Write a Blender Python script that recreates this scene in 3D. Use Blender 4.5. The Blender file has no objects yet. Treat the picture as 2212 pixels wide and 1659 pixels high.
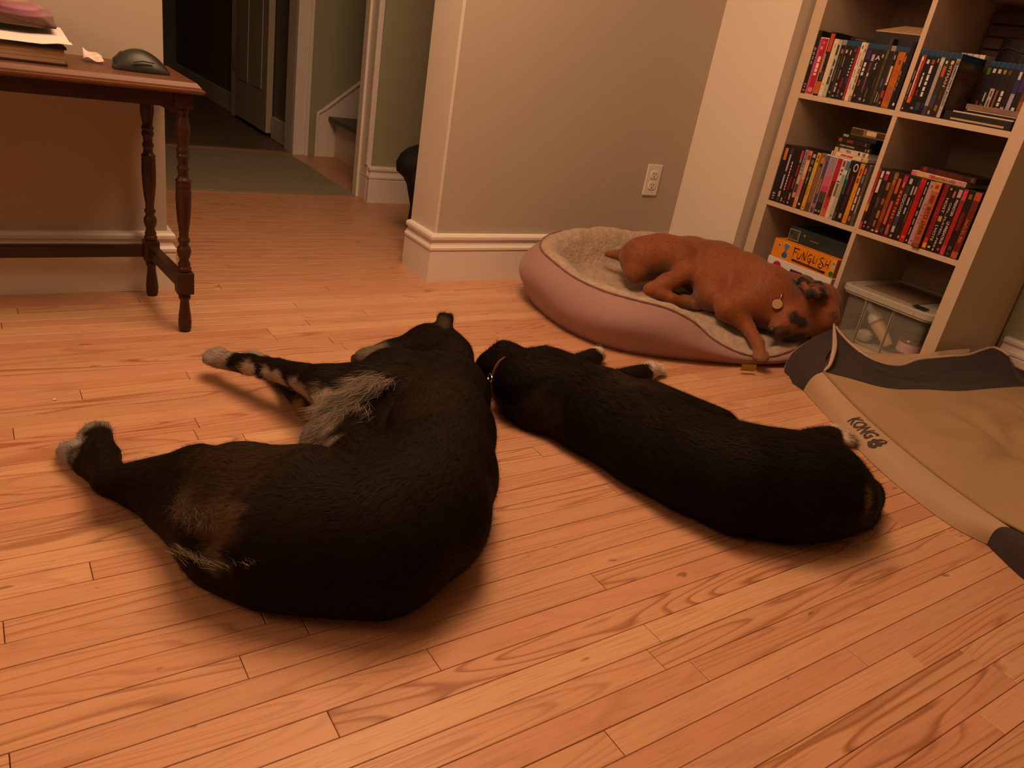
import bpy, bmesh, math, random
import numpy as np
from mathutils import Vector, Matrix

# ------------------------------------------------------------------ camera, world, lights, exposure
S = bpy.context.scene
COL = S.collection
CAM_H = 0.76
pitch, roll, yaw = math.radians(24.01), math.radians(10.224), math.radians(37.25)
fwd = Vector((math.sin(yaw) * math.cos(pitch), math.cos(yaw) * math.cos(pitch), -math.sin(pitch)))
rt0 = Vector((math.cos(yaw), -math.sin(yaw), 0.0))
up0 = rt0.cross(fwd)
rt = math.cos(roll) * rt0 + math.sin(roll) * up0
up = -math.sin(roll) * rt0 + math.cos(roll) * up0
cam_d = bpy.data.cameras.new('camera')
cam = bpy.data.objects.new('camera', cam_d)
COL.objects.link(cam)
M = Matrix((rt, up, -fwd)).transposed().to_4x4()
M.translation = Vector((0, 0, CAM_H))
cam.matrix_world = M
cam_d.sensor_fit = 'HORIZONTAL'
cam_d.sensor_width = 36.0
cam_d.lens = 36.0 * 1659.0 / 2212.0
cam_d.clip_start = 0.02
S.camera = cam

W = bpy.data.worlds.new('world'); S.world = W
W.use_nodes = True
W.node_tree.nodes['Background'].inputs[0].default_value = (1.0, 0.62, 0.36, 1)
W.node_tree.nodes['Background'].inputs[1].default_value = 0.05

def light(name, kind, loc, energy, color, size=0.2, rot=None, size_y=None):
    d = bpy.data.lights.new(name, kind)
    d.energy = energy; d.color = color
    if kind == 'AREA':
        d.size = size
        if size_y: d.shape = 'RECTANGLE'; d.size_y = size_y
    else:
        d.shadow_soft_size = size
    o = bpy.data.objects.new(name, d); COL.objects.link(o)
    o.location = loc
    if rot: o.rotation_euler = rot
    return o
WARM = (1.0, 0.565, 0.32)
light('ceiling_lamp_light', 'AREA', (0.50, 1.22, 2.36), 28, WARM, 1.05)
bpy.data.lights['ceiling_lamp_light'].shape = 'DISK'
light('low_fill_light', 'POINT', (0.80, 1.36, 1.62), 34, WARM, 0.24)  # added low fill without a fixture, brightens the walls
light('side_fill_light', 'POINT', (-1.35, 1.05, 1.45), 27, WARM, 0.30)  # unseen fill added from the left
light('hall_light', 'POINT', (2.6, 3.72, 2.3), 4.0, (1.0, 0.72, 0.40), 0.15)

S.view_settings.view_transform = 'Standard'
S.view_settings.look = 'None'
S.view_settings.gamma = 1.0
S.view_settings.use_curve_mapping = False
S.view_settings.exposure = 0.0

# ------------------------------------------------------------------ helpers
rng = random.Random(7)
def lin(h):
    h = h.lstrip('#')
    return tuple(((c / 12.92) if c <= 0.04045 else ((c + 0.055) / 1.055) ** 2.4) for c in (int(h[i:i + 2], 16) / 255 for i in (0, 2, 4)))
def rgba(c):
    if isinstance(c, str): c = lin(c)
    return (c[0], c[1], c[2], 1.0)
_mats = {}
def mat(name, col, rough=0.5, spec=0.5, noise=None, bump=None, metal=0.0, sheen=0.0, coat=0.0, trans=0.0, alpha=None, stretch=None):
    """noise = (scale, amount, colour2) ; bump = (scale, strength, distance)"""
    if name in _mats: return _mats[name]
    m = bpy.data.materials.new(name); m.use_nodes = True
    nt = m.node_tree; N = nt.nodes; L = nt.links
    b = N['Principled BSDF']
    b.inputs['Base Color'].default_value = rgba(col)
    b.inputs['Roughness'].default_value = rough
    b.inputs['Specular IOR Level'].default_value = spec
    b.inputs['Metallic'].default_value = metal
    if sheen: b.inputs['Sheen Weight'].default_value = sheen
    if coat:
        b.inputs['Coat Weight'].default_value = coat; b.inputs['Coat Roughness'].default_value = 0.2
    if trans: b.inputs['Transmission Weight'].default_value = trans
    if alpha is not None: b.inputs['Alpha'].default_value = alpha
    tc = None
    if noise or bump:
        tc = N.new('ShaderNodeTexCoord')
        vec = tc.outputs['Object']
        if stretch:
            mp = N.new('ShaderNodeMapping'); mp.inputs['Scale'].default_value = stretch
            L.new(vec, mp.inputs['Vector']); vec = mp.outputs[0]
    if noise:
        n = N.new('ShaderNodeTexNoise'); n.inputs['Scale'].default_value = noise[0]; n.inputs['Detail'].default_value = 6
        L.new(vec, n.inputs['Vector'])
        r = N.new('ShaderNodeValToRGB'); r.color_ramp.elements[0].position = 0.35; r.color_ramp.elements[1].position = 0.68
        L.new(n.outputs['Fac'], r.inputs['Fac'])
        mx = N.new('ShaderNodeMix'); mx.data_type = 'RGBA'
        mul = N.new('ShaderNodeMath'); mul.operation = 'MULTIPLY'; mul.inputs[1].default_value = noise[1]
        L.new(r.outputs['Color'], mul.inputs[0]); L.new(mul.outputs[0], mx.inputs['Factor'])
        mx.inputs['A'].default_value = rgba(col); mx.inputs['B'].default_value = rgba(noise[2])
        L.new(mx.outputs['Result'], b.inputs['Base Color'])
    if bump:
        n = N.new('ShaderNodeTexNoise'); n.inputs['Scale'].default_value = bump[0]; n.inputs['Detail'].default_value = 4
        L.new(vec, n.inputs['Vector'])
        bp = N.new('ShaderNodeBump'); bp.inputs['Strength'].default_value = bump[1]; bp.inputs['Distance'].default_value = bump[2]
        L.new(n.outputs['Fac'], bp.inputs['Height']); L.new(bp.outputs[0], b.inputs['Normal'])
    _mats[name] = m
    return m

class MB:
    """collects shapes; build() links them as ONE mesh object"""
    def __init__(s): s.v = []; s.f = []; s.m = []
    def add(s, verts, faces, mi=0, xf=None):
        k = len(s.v)
        s.v += [tuple(xf @ Vector(p)) if xf else tuple(p) for p in verts]
        s.f += [tuple(k + i for i in f) for f in faces]; s.m += [mi] * len(faces)
    def box(s, lo, hi, bev=0.0, mi=0, xf=None):
        x0, y0, z0 = lo; x1, y1, z1 = hi
        if bev <= 0:
            v = [(x, y, z) for z in (z0, z1) for y in (y0, y1) for x in (x0, x1)]
            f = [(0, 2, 3, 1), (4, 5, 7, 6), (0, 1, 5, 4), (2, 6, 7, 3), (0, 4, 6, 2), (1, 3, 7, 5)]
            s.add(v, f, mi, xf); return
        bm = bmesh.new(); bmesh.ops.create_cube(bm, size=1.0)
        for v in bm.verts: v.co = Vector(((x0 + x1) / 2 + v.co.x * (x1 - x0), (y0 + y1) / 2 + v.co.y * (y1 - y0), (z0 + z1) / 2 + v.co.z * (z1 - z0)))
        bmesh.ops.bevel(bm, geom=bm.edges[:], offset=bev, segments=2, profile=0.6, affect='EDGES', clamp_overlap=True)
        s.bm(bm, mi, xf)
    def bm(s, bm, mi=0, xf=None):
        bm.verts.index_update()
        s.add([v.co.copy() for v in bm.verts], [[v.index for v in f.verts] for f in bm.faces], mi, xf); bm.free()
    def loft(s, rings, closed=True, cap=True, mi=0, xf=None):
        n = len(rings[0]); v = [p for r in rings for p in r]; f = []
        for i in range(len(rings) - 1):
            for j in range(n if closed else n - 1):
                a = i * n + j; b = i * n + (j + 1) % n
                f.append((a, b, b + n, a + n))
        if cap and closed:
            f.append(tuple(reversed(range(n)))); f.append(tuple(range((len(rings) - 1) * n, len(rings) * n)))
        s.add(v, f, mi, xf)
    def lathe(s, prof, c=(0, 0, 0), n=20, mi=0, xf=None, cap=True):
        rings = [[(c[0] + r * math.cos(2 * math.pi * k / n), c[1] + r * math.sin(2 * math.pi * k / n), c[2] + z) for k in range(n)] for r, z in prof]
        s.loft(rings, True, cap, mi, xf)
    def tube(s, pts, r, n=8, mi=0, cap=True, xf=None):
        pts = [Vector(p) for p in pts]; rings = []
        rr = r if isinstance(r, (list, tuple)) else [r] * len(pts)
        for i, p in enumerate(pts):
            d = (pts[min(i + 1, len(pts) - 1)] - pts[max(i - 1, 0)]).normalized()
            a = d.orthogonal().normalized() if i == 0 else (pa - d * pa.dot(d)).normalized()
            pa = a; b = d.cross(a)
            rings.append([p + rr[i] * (math.cos(2 * math.pi * k / n) * a + math.sin(2 * math.pi * k / n) * b) for k in range(n)])
        s.loft(rings, True, cap, mi, xf)
    def grid(s, P, mi=0, flip=False):
        """P[i][j] -> quads"""
        n = len(P[0]); v = [p for r in P for p in r]; f = []
        for i in range(len(P) - 1):
            for j in range(n - 1):
                q = (i * n + j, i * n + j + 1, (i + 1) * n + j + 1, (i + 1) * n + j)
                f.append(q[::-1] if flip else q)
        s.add(v, f, mi)
    def mesh(s, name, mats, smooth=False, angle=40):
        me = bpy.data.meshes.new(name); me.from_pydata([tuple(p) for p in s.v], [], s.f); me.validate()
        for m in (mats if isinstance(mats, (list, tuple)) else [mats]): me.materials.append(m)
        if len(me.polygons) == len(s.m): me.polygons.foreach_set('material_index', s.m)
        bm = bmesh.new(); bm.from_mesh(me); bmesh.ops.recalc_face_normals(bm, faces=bm.faces); bm.to_mesh(me); bm.free()
        if smooth:
            me.polygons.foreach_set('use_smooth', [True] * len(me.polygons))
            try: me.set_sharp_from_angle(angle=math.radians(angle))
            except Exception: pass
        me.update()
        return me
    def build(s, name, mats, parent=None, smooth=False, angle=40):
        o = bpy.data.objects.new(name, s.mesh(name, mats, smooth, angle)); COL.objects.link(o)
        if parent: o.parent = parent
        return o
def B(lo, hi, bev=0.0):
    b = MB(); b.box(lo, hi, bev); return b
def tag(o, label=None, cat=None, group=None, kind=None):
    if label: o['label'] = label
    if cat: o['category'] = cat
    if group: o['group'] = group
    if kind: o['kind'] = kind
    return o
def thing(name, label, cat, loc=(0, 0, 0), rz=0.0, group=None):
    o = bpy.data.objects.new(name, None); COL.objects.link(o)
    o.location = loc; o.rotation_euler = (0, 0, rz); o.empty_display_size = 0.05
    return tag(o, label, cat, group)
def struct(name, mb, m, parent=None, smooth=False):
    o = mb.build(name, m, parent, smooth)
    if not parent: o['kind'] = 'structure'
    return o
def text_mesh(txt, w=None, h=None, extrude=0.0, spacing=1.0, shear=0.0, bold=0.0):
    """a flat mesh of the words, centred at the origin in XY, scaled to width w and height h"""
    c = bpy.data.curves.new('words', 'FONT'); c.body = txt; c.align_x = 'CENTER'; c.align_y = 'CENTER'
    c.resolution_u = 2; c.extrude = extrude; c.space_character = spacing; c.shear = shear; c.offset = bold
    o = bpy.data.objects.new('words', c); COL.objects.link(o)
    dg = bpy.context.evaluated_depsgraph_get(); dg.update()
    me = bpy.data.meshes.new_from_object(o.evaluated_get(dg))
    bpy.data.objects.remove(o); bpy.data.curves.remove(c)
    co = np.empty(len(me.vertices) * 3); me.vertices.foreach_get('co', co); co = co.reshape(-1, 3)
    lo = co.min(0); hi = co.max(0); ctr = (lo + hi) / 2; sz = np.maximum(hi - lo, 1e-6)
    co[:, :2] -= ctr[:2]
    sx = w / sz[0] if w else h / sz[1]
    sy = h / sz[1] if h else sx
    co[:, 0] *= sx; co[:, 1] *= sy; co[:, 2] *= 0 if extrude == 0 else 1
    me.vertices.foreach_set('co', co.ravel()); me.materials.clear()
    return me
def words(name, txt, m, origin, xd, yd, w=None, h=None, parent=None, **k):
    me = text_mesh(txt, w, h, **k); me.materials.append(m); me.name = name
    xd = Vector(xd).normalized(); yd = Vector(yd).normalized(); zd = xd.cross(yd)
    X = Matrix((xd, yd, zd)).transposed().to_4x4(); X.translation = Vector(origin)
    me.transform(X)
    o = bpy.data.objects.new(name, me); COL.objects.link(o)
    if parent: o.parent = parent
    return o
def smooth_noise(seed, n=5, amp=1.0, f0=3.0):
    r = random.Random(seed); terms = [(amp / (1 + i * 0.6), Vector((r.uniform(-1, 1), r.uniform(-1, 1), r.uniform(-1, 1))).normalized() * f0 * (1 + 0.7 * i), r.uniform(0, 6.28)) for i in range(n)]
    return lambda p: sum(a * math.sin(k.dot(Vector(p)) + ph) for a, k, ph in terms)

# ------------------------------------------------------------------ materials of the room
def wood_floor_mat(name, dark=1.0, gloss=0.34, piece=True):
    m = bpy.data.materials.new(name); m.use_nodes = True
    nt = m.node_tree; N = nt.nodes; L = nt.links; b = N['Principled BSDF']
    geo = N.new('ShaderNodeNewGeometry'); oi = N.new('ShaderNodeObjectInfo')
    off = N.new('ShaderNodeMath'); off.operation = 'MULTIPLY'; off.inputs[1].default_value = 37.0
    L.new(oi.outputs['Random'], off.inputs[0])
    cmb = N.new('ShaderNodeCombineXYZ'); L.new(off.outputs[0], cmb.inputs['X']); L.new(off.outputs[0], cmb.inputs['Z'])
    add = N.new('ShaderNodeVectorMath'); add.operation = 'ADD'
    L.new(geo.outputs['Position'], add.inputs[0]); L.new(cmb.outputs[0], add.inputs[1])
    def noise(scale3, sc, det=3, rough=0.5, dist=0.0):
        mp = N.new('ShaderNodeMapping'); mp.inputs['Scale'].default_value = scale3; L.new(add.outputs[0], mp.inputs['Vector'])
        n = N.new('ShaderNodeTexNoise'); n.inputs['Scale'].default_value = sc; n.inputs['Detail'].default_value = det
        n.inputs['Roughness'].default_value = rough; n.inputs['Distortion'].default_value = dist
        L.new(mp.outputs[0], n.inputs['Vector']); return n.outputs['Fac']
    def math_(op, a, bb):
        x = N.new('ShaderNodeMath'); x.operation = op
        for i, q in enumerate((a, bb)):
            if isinstance(q, (int, float)): x.inputs[i].default_value = q
            else: L.new(q, x.inputs[i])
        return x.outputs[0]
    def ramp(f, pts):
        r = N.new('ShaderNodeValToRGB'); e = r.color_ramp.elements
        e[0].position, e[0].color = pts[0][0], rgba(pts[0][1]); e[1].position, e[1].color = pts[-1][0], rgba(pts[-1][1])
        for p, c in pts[1:-1]:
            q = e.new(p); q.color = rgba(c)
        L.new(f, r.inputs['Fac']); return r.outputs['Color']
    def mix(f, a, bb, mode='MIX'):
        x = N.new('ShaderNodeMix'); x.data_type = 'RGBA'; x.blend_type = mode
        for k, q in (('Factor', f), ('A', a), ('B', bb)):
            if isinstance(q, (int, float)): x.inputs[k].default_value = q
            elif isinstance(q, tuple): x.inputs[k].default_value = rgba(q)
            else: L.new(q, x.inputs[k])
        return x.outputs['Result']
    rnd = math_('FRACT', math_('MULTIPLY', oi.outputs['Random'], 17.3), 0.0)
    rnd2 = math_('FRACT', math_('MULTIPLY', oi.outputs['Random'], 91.7), 0.0)
    d = dark
    base = ramp(rnd, [(0.0, (0.50 * d, 0.27 * d, 0.150 * d)), (0.3, (0.60 * d, 0.335 * d, 0.19 * d)), (0.6, (0.56 * d, 0.285 * d, 0.165 * d)), (0.8, (0.64 * d, 0.385 * d, 0.215 * d)), (1.0, (0.50 * d, 0.235 * d, 0.13 * d))])
    # growth rings: contour lines of a field drawn out along the board
    fld = noise((0.9, 9.0, 1.0), 1.6, 1.0, 0.4, 0.35)
    ring = math_('FRACT', math_('MULTIPLY', fld, 13.0), 0.0)
    ringc = ramp(ring, [(0.0, (0, 0, 0)), (0.62, (0.12, 0.12, 0.12)), (0.86, (1, 1, 1)), (1.0, (0.05, 0.05, 0.05))])
    amt = math_('MULTIPLY', math_('MULTIPLY', rnd2, rnd2), 0.95)
    amt = math_('ADD', amt, 0.14)
    c1 = mix(math_('MULTIPLY', ringc, amt), base, (0.32 * d, 0.135 * d, 0.06 * d))
    # fine pores
    por = ramp(noise((5.0, 160.0, 1.0), 2.0, 3, 0.6), [(0.52, (0, 0, 0)), (0.72, (1, 1, 1))])
    c2 = mix(math_('MULTIPLY', por, 0.34), c1, (0.24 * d, 0.10 * d, 0.045 * d))
    # worn, dirty patches and dark specks
    wn = ramp(noise((1.0, 1.6, 1.0), 3.2, 4, 0.62), [(0.55, (0, 0, 0)), (0.75, (1, 1, 1))])
    c3 = mix(math_('MULTIPLY', wn, 0.28), c2, (0.27 * d, 0.145 * d, 0.08 * d))
    sp = ramp(noise((9.0, 22.0, 1.0), 2.3, 1, 0.4), [(0.77, (0, 0, 0)), (0.80, (1, 1, 1))])
    c4 = mix(math_('MULTIPLY', sp, 0.6), c3, (0.12 * d, 0.05 * d, 0.03 * d))
    L.new(c4, b.inputs['Base Color'])
    rg = math_('ADD', math_('MULTIPLY', wn, 0.16), gloss)
    L.new(math_('ADD', rg, math_('MULTIPLY', por, 0.08)), b.inputs['Roughness'])
    b.inputs['Specular IOR Level'].default_value = 0.30
    bp = N.new('ShaderNodeBump'); bp.inputs['Strength'].default_value = 0.25; bp.inputs['Distance'].default_value = 0.0006
    L.new(math_('ADD', math_('MULTIPLY', por, -0.6), math_('MULTIPLY', wn, -0.4)), bp.inputs['Height']); L.new(bp.outputs[0], b.inputs['Normal'])
    return m
M_floor = wood_floor_mat('oak_strip')
M_gap = mat('floor_gap', (0.035, 0.014, 0.007), 0.8, 0.2)
M_beige = mat('beige_paint', (0.46, 0.40, 0.32), 0.6, 0.25, noise=(3.0, 0.2, (0.435, 0.375, 0.30)), bump=(220, 0.12, 0.001))
M_green = mat('green_paint', (0.34, 0.35, 0.23), 0.6, 0.25, noise=(3.0, 0.2, (0.31, 0.32, 0.21)), bump=(220, 0.12, 0.001))
M_white = mat('white_trim_paint', (0.80, 0.76, 0.70), 0.36, 0.45, noise=(9.0, 0.22, (0.70, 0.64, 0.56)), bump=(40, 0.08, 0.002))
M_cream = mat('cream_paint', (0.70, 0.64, 0.54), 0.5, 0.3, noise=(4.0, 0.15, (0.67, 0.60, 0.50)), bump=(200, 0.1, 0.001))
M_ceil = mat('ceiling_paint', (0.70, 0.67, 0.60), 0.8, 0.2, bump=(80, 0.1, 0.001))
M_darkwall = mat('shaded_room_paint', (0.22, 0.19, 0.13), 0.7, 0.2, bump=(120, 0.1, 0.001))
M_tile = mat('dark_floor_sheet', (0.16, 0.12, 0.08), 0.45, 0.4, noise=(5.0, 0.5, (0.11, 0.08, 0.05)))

# ------------------------------------------------------------------ room shell
YW, XE0, XE1, YB = 2.118, 0.405, 1.203, 2.285      # back wall plane, the opening's two sides, wall thickness
ZC = 2.42
XR = 2.69
fl = struct('floor', B((-2.6, -2.6, -0.06), (4.2, 4.17, -0.0045)), M_gap)
ceil = struct('ceiling', B((-2.6, -2.6, ZC), (4.2, 7.2, ZC + 0.08)), M_ceil)
struct('wall_left', B((-2.6, YW, 0), (XE0, YB, ZC)), M_beige)
wb = struct('wall_back', B((XE1 + 0.004, YW, 0), (XR + 0.1, YB, ZC)), M_beige)
struct('trim_1', B((XE1 - 0.006, YW - 0.001, 0.10), (XE1 + 0.004, YB, ZC)), M_cream)
struct('trim_2', B((XE0 - 0.002, YW + 0.002, 2.05), (XE1 + 0.002, YB - 0.002, ZC)), M_cream)
struct('wall_right', B((XR, -2.6, 0), (XR + 0.1, YB - 0.01, ZC)), M_green)
struct('trim_3', B((2.241, 1.80, 0), (XR, YW, ZC)), M_cream)               # boxed-in pilaster in the corner
struct('wall_front', B((-2.6, -2.7, 0), (XR + 0.1, -2.6, ZC)), M_beige)
struct('wall_side', B((-2.7, -2.7, 0), (-2.6, YB, ZC)), M_beige)
# hall beyond the opening
struct('wall_hall_front', B((1.437, 3.155, 0), (4.2, 3.283, ZC)), M_green)
struct('wall_hall_back', B((1.50, 4.17, 0), (4.2, 4.27, ZC)), M_green)
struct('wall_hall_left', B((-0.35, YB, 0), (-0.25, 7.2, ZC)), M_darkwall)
struct('wall_hall_right', B((4.2, 3.155, 0), (4.3, 4.27, ZC)), M_green)
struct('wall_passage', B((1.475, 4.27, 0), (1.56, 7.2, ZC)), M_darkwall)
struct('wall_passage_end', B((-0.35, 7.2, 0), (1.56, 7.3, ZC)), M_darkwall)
struct('wall_hall_end', B((4.2, YB - 0.1, 0), (4.3, 3.16, ZC)), M_green)
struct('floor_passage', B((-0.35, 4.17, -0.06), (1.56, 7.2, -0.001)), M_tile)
struct('floor_stairs', B((1.56, 4.17, -0.06), (4.2, 4.28, -0.002)), M_gap)

# floorboards, one object each
PITCH, PH = 0.0421, 0.0305
mb = MB()
g, e = 0.0004, 0.0007
L0, L1, w = 0.0, 1.0, PITCH
v = [(0, g, -0.012), (1, g, -0.012), (1, w - g, -0.012), (0, w - g, -0.012),
     (0, g, -e), (1, g, -e), (1, w - g, -e), (0, w - g, -e),
     (0.001, g + e, 0), (0.999, g + e, 0), (0.999, w - g - e, 0), (0.001, w - g - e, 0)]
f = [(0, 1, 5, 4), (1, 2, 6, 5), (2, 3, 7, 6), (3, 0, 4, 7), (4, 5, 9, 8), (5, 6, 10, 9), (6, 7, 11, 10), (7, 4, 8, 11), (8, 9, 10, 11)]
mb.add(v, f)
plank_me = mb.mesh('plank', M_floor)
JOINTS = {16: [0.2174], 13: [0.285], 15: [-0.03, 0.761], 14: [0.441], 10: [0.776], 9: [0.582], 29: [0.373], 5: [1.2385], 12: [0.7635], 36: [0.335], 39: [0.702], 4: [1.108]}
rows = []
for k in range(-3, 50):
    r = random.Random(900 + k)
    js = sorted(JOINTS.get(k, []))
    xs = [-0.75 if k > 6 else -0.45]
    x = xs[0]
    known = list(js)
    if not known: known = [r.uniform(0.0, 1.6)]
    allj = set(known)
    for q in known:
        t = q
        while t > xs[0]: 
            t -= r.uniform(0.75, 1.35)
            if t > xs[0] + 0.2 and all(abs(t - z) > 0.4 for z in allj): allj.add(t)
        t = q
        while t < XR:
            t += r.uniform(0.75, 1.35)
            if t < XR - 0.2 and all(abs(t - z) > 0.4 for z in allj): allj.add(t)
    allj = sorted(allj)
    y = PH + PITCH * k
    hi = XR
    pts = [xs[0]] + allj + [hi]
    rows.append((y, pts))
nplank = 0
for y, pts in rows:
    for a, c in zip(pts, pts[1:]):
        o = bpy.data.objects.new('plank', plank_me); COL.objects.link(o)
        o.parent = fl
        o.location = (a + 0.0005, y, -0.0004 * rng.random())
        o.scale = (c - a - 0.0010, 1, 1)
        o.rotation_euler = (rng.uniform(-0.0035, 0.0035), 0, 0)
        nplank += 1
# the boards of the hall and those out of the picture, as one part
mb = MB()
def board(a, c, y):
    mb.add([(a + (c - a) * p[0], y + p[1], p[2]) for p in v], f)
for k in range(50, 99):
    r = random.Random(77 + k); y = PH + PITCH * k
    x = -0.25; hi = 1.44 if y < 3.12 else 1.44
    if y < YB + 0.0: x = -2.6 if y < YW - 0.04 else XE0
    if y < YB and y > YW - 0.04: hi = XE1
    if 2.29 < y < 3.12: hi = 4.2
    if y > 3.29: hi = 4.2
    while x < hi - 0.05:
        n = min(hi, x + r.uniform(0.7, 1.3)); board(x, n, y); x = n
for k in range(-62, 50):
    y = PH + PITCH * k; r = random.Random(k + 500)
    if k < -3:
        x = -2.6
        while x < XR - 0.05:
            n = min(XR, x + r.uniform(0.7, 1.3)); board(x, n, y); x = n
    else:
        lo = -0.75 if k > 6 else -0.45
        x = -2.6
        while x < lo - 0.01:
            n = min(lo, x + r.uniform(0.7, 1.3)); board(x, n, y); x = n
rest = mb.build('planking', M_floor, fl); rest['kind'] = 'stuff'

# baseboards: moulded profile, extruded along a path
PROF = [(0, 0), (0.018, 0), (0.018, 0.098), (0.015, 0.102), (0.0205, 0.106), (0.0205, 0.113), (0.015, 0.120), (0.011, 0.130), (0.013, 0.136), (0.0185, 0.140), (0.0185, 0.148), (0.014, 0.154), (0, 0.156)]
def baseboard(name, path, sc=1.0):
    """path: plan points; the profile sticks out to the left of the direction of travel"""
    m_ = MB(); P = [Vector((p[0], p[1])) for p in path]; rings = []
    for i, p in enumerate(P):
        d0 = (P[i] - P[i - 1]).normalized() if i else (P[1] - P[0]).normalized()
        d1 = (P[i + 1] - P[i]).normalized() if i < len(P) - 1 else d0
        n0 = Vector((-d0.y, d0.x)); n1 = Vector((-d1.y, d1.x)); b_ = (n0 + n1); b_ = b_ / max(0.3, b_.dot(n0))
        rings.append([(p.x + b_.x * o * 1.0, p.y + b_.y * o * 1.0, z * sc) for o, z in PROF])
    m_.loft(rings, closed=True, cap=True)
    return struct(name, m_, M_white)
baseboard('baseboard_left', [(XE0 - 0.001, YB), (XE0 - 0.001, YW), (-2.6, YW)])
baseboard('baseboard_back', [(2.241, YW), (XE1 - 0.005, YW), (XE1 - 0.005, YB)][::1])
baseboard('baseboard_right', [(XR, 1.0), (XR, -2.6)][::-1])
baseboard('baseboard_hall', [(4.2, 3.155), (1.4375, 3.155), (1.4375, 3.2825)])
# ------------------------------------------------------------------ hall details
def casing(name, lo, hi, axis, face, parent=None):
    """door casing with a raised outer band; axis = width axis, face = outward axis sign"""
    m_ = MB(); m_.box(lo, hi, 0.003)
    return struct(name, m_, M_white, parent)
# casing round the stair opening (on the end of the hall front wall)
m_ = MB(); m_.box((1.418, 3.160, 0.0), (1.4365, 3.285, 2.10), 0.003); m_.box((1.408, 3.240, 0.0), (1.42, 3.285, 2.10), 0.003); m_.box((1.413, 3.160, 0.156), (1.42, 3.180, 2.10), 0.003)
m_.box((1.4365, 3.283, 0.0), (1.56, 3.292, 2.10), 0.002)
struct('trim_4', m_, M_white)
# casing of the dark doorway in the hall back wall
m_ = MB(); m_.box((1.425, 4.150, 0.0), (1.505, 4.168, 2.10), 0.003); m_.box((1.425, 4.142, 0.0), (1.445, 4.152, 2.10), 0.003); m_.box((1.488, 4.140, 0.0), (1.507, 4.152, 2.10), 0.003); m_.box((1.425, 4.168, 0), (1.475, 4.29, 2.10), 0.002)
struct('trim_5', m_, M_white)
m_ = MB(); m_.box((1.455, 4.29, 0.0), (1.474, 4.62, 0.12), 0.003)
struct('baseboard_passage', m_, M_white)
m_ = MB(); m_.box((0.35, 4.150, 0.0), (1.425, 4.185, 0.010), 0.002)
struct('trim_6', m_, mat('threshold_wood', (0.30, 0.19, 0.09), 0.4))
# open door standing back against the passage wall
dr = struct('door_1', B((1.432, 4.645, 0.022), (1.468, 5.30, 2.02), 0.003), mat('door_paint', (0.50, 0.46, 0.36), 0.4, 0.4))
m_ = MB()
for z0, z1 in ((0.25, 0.85), (1.0, 1.85)): 
    for y0, y1 in ((4.745, 4.93), (5.02, 5.20)): m_.box((1.428, y0, z0), (1.4325, y1, z1), 0.002)
m_.build('door_panel', mat('door_paint', (0.5, 0.46, 0.36)), dr)
m_ = MB()
for z in (0.30, 1.05, 1.8): m_.box((1.433, 5.298, z), (1.462, 5.303, z + 0.09), 0.001); m_.lathe([(0.006, 0), (0.006, 0.095)], (1.430, 5.306, z), 8)
m_.build('hinge', mat('old_brass', (0.45, 0.36, 0.2), 0.35, metal=1.0), dr)
m_ = MB(); m_.lathe([(0.012, 0), (0.012, 0.02), (0.026, 0.028), (0.028, 0.045), (0.018, 0.058), (0.0, 0.06)], (0, 0, 0), 14, xf=Matrix.Translation((1.432, 4.705, 0.95)) @ Matrix.Rotation(-math.pi / 2, 4, 'Y'))
m_.build('knob', mat('old_brass', (0.45, 0.36, 0.2)), dr, smooth=True)
# far jamb and baseboard of the passage
m_ = MB(); m_.box((1.44, 5.34, 0.0), (1.475, 5.42, 2.05), 0.003); m_.box((1.462, 5.42, 0), (1.475, 7.2, 0.12), 0.003)
struct('trim_7', m_, M_white)
# flat rug lying in the hall
m_ = MB()
nx, ny = 24, 18; rugn = smooth_noise(5, 4, 0.0009, 9.0)
P = [[(0.46 + 0.945 * i / nx, 3.245 + 0.875 * j / ny, 0.0065 + rugn((i * .1, j * .13, 0))) for j in range(ny + 1)] for i in range(nx + 1)]
m_.grid(P)
edge = [P[i][0] for i in range(nx + 1)] + [P[nx][j] for j in range(ny + 1)] + [P[i][ny] for i in range(nx, -1, -1)] + [P[0][j] for j in range(ny, -1, -1)]
m_.grid([[p for p in edge], [(p[0], p[1], 0.0002) for p in edge]])
rug = m_.build('rug', mat('rug_weave', (0.30, 0.27, 0.19), 0.95, 0.1, noise=(14, 0.6, (0.22, 0.20, 0.14)), bump=(300, 0.5, 0.002), stretch=(1, 6, 1)))
tag(rug, 'flat faded grey-green rug on the hall floor beyond the opening', 'rug')
# stairs going up to the right
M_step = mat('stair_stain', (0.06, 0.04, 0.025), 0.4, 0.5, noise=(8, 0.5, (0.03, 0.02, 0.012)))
st = struct('staircase', B((1.66, 3.30, 0), (1.68, 4.168, 0.187), 0.001), M_cream)
tag(st, kind='structure')
for i in range(6):
    x = 1.66 + 0.235 * i; z = 0.187 + 0.19 * i
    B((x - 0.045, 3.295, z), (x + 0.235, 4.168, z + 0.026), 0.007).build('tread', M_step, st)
    if i: B((x, 3.30, z - 0.164), (x + 0.018, 4.168, z)).build('riser', M_cream, st)
m_ = MB()
sk = [(1.555, 0.0), (1.555, 0.225), (1.59, 0.245), (2.9, 1.305), (2.9, 1.10), (1.66, 0.1), (1.66, 0.0)]
for y0, y1 in ((4.152, 4.169),):
    n = len(sk); vv = [(x, y0, z) for x, z in sk] + [(x, y1, z) for x, z in sk]
    m_.add(vv, [tuple(range(n)), tuple(range(2 * n - 1, n - 1, -1))] + [(i, (i + 1) % n, n + (i + 1) % n, n + i) for i in range(n)])
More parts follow.
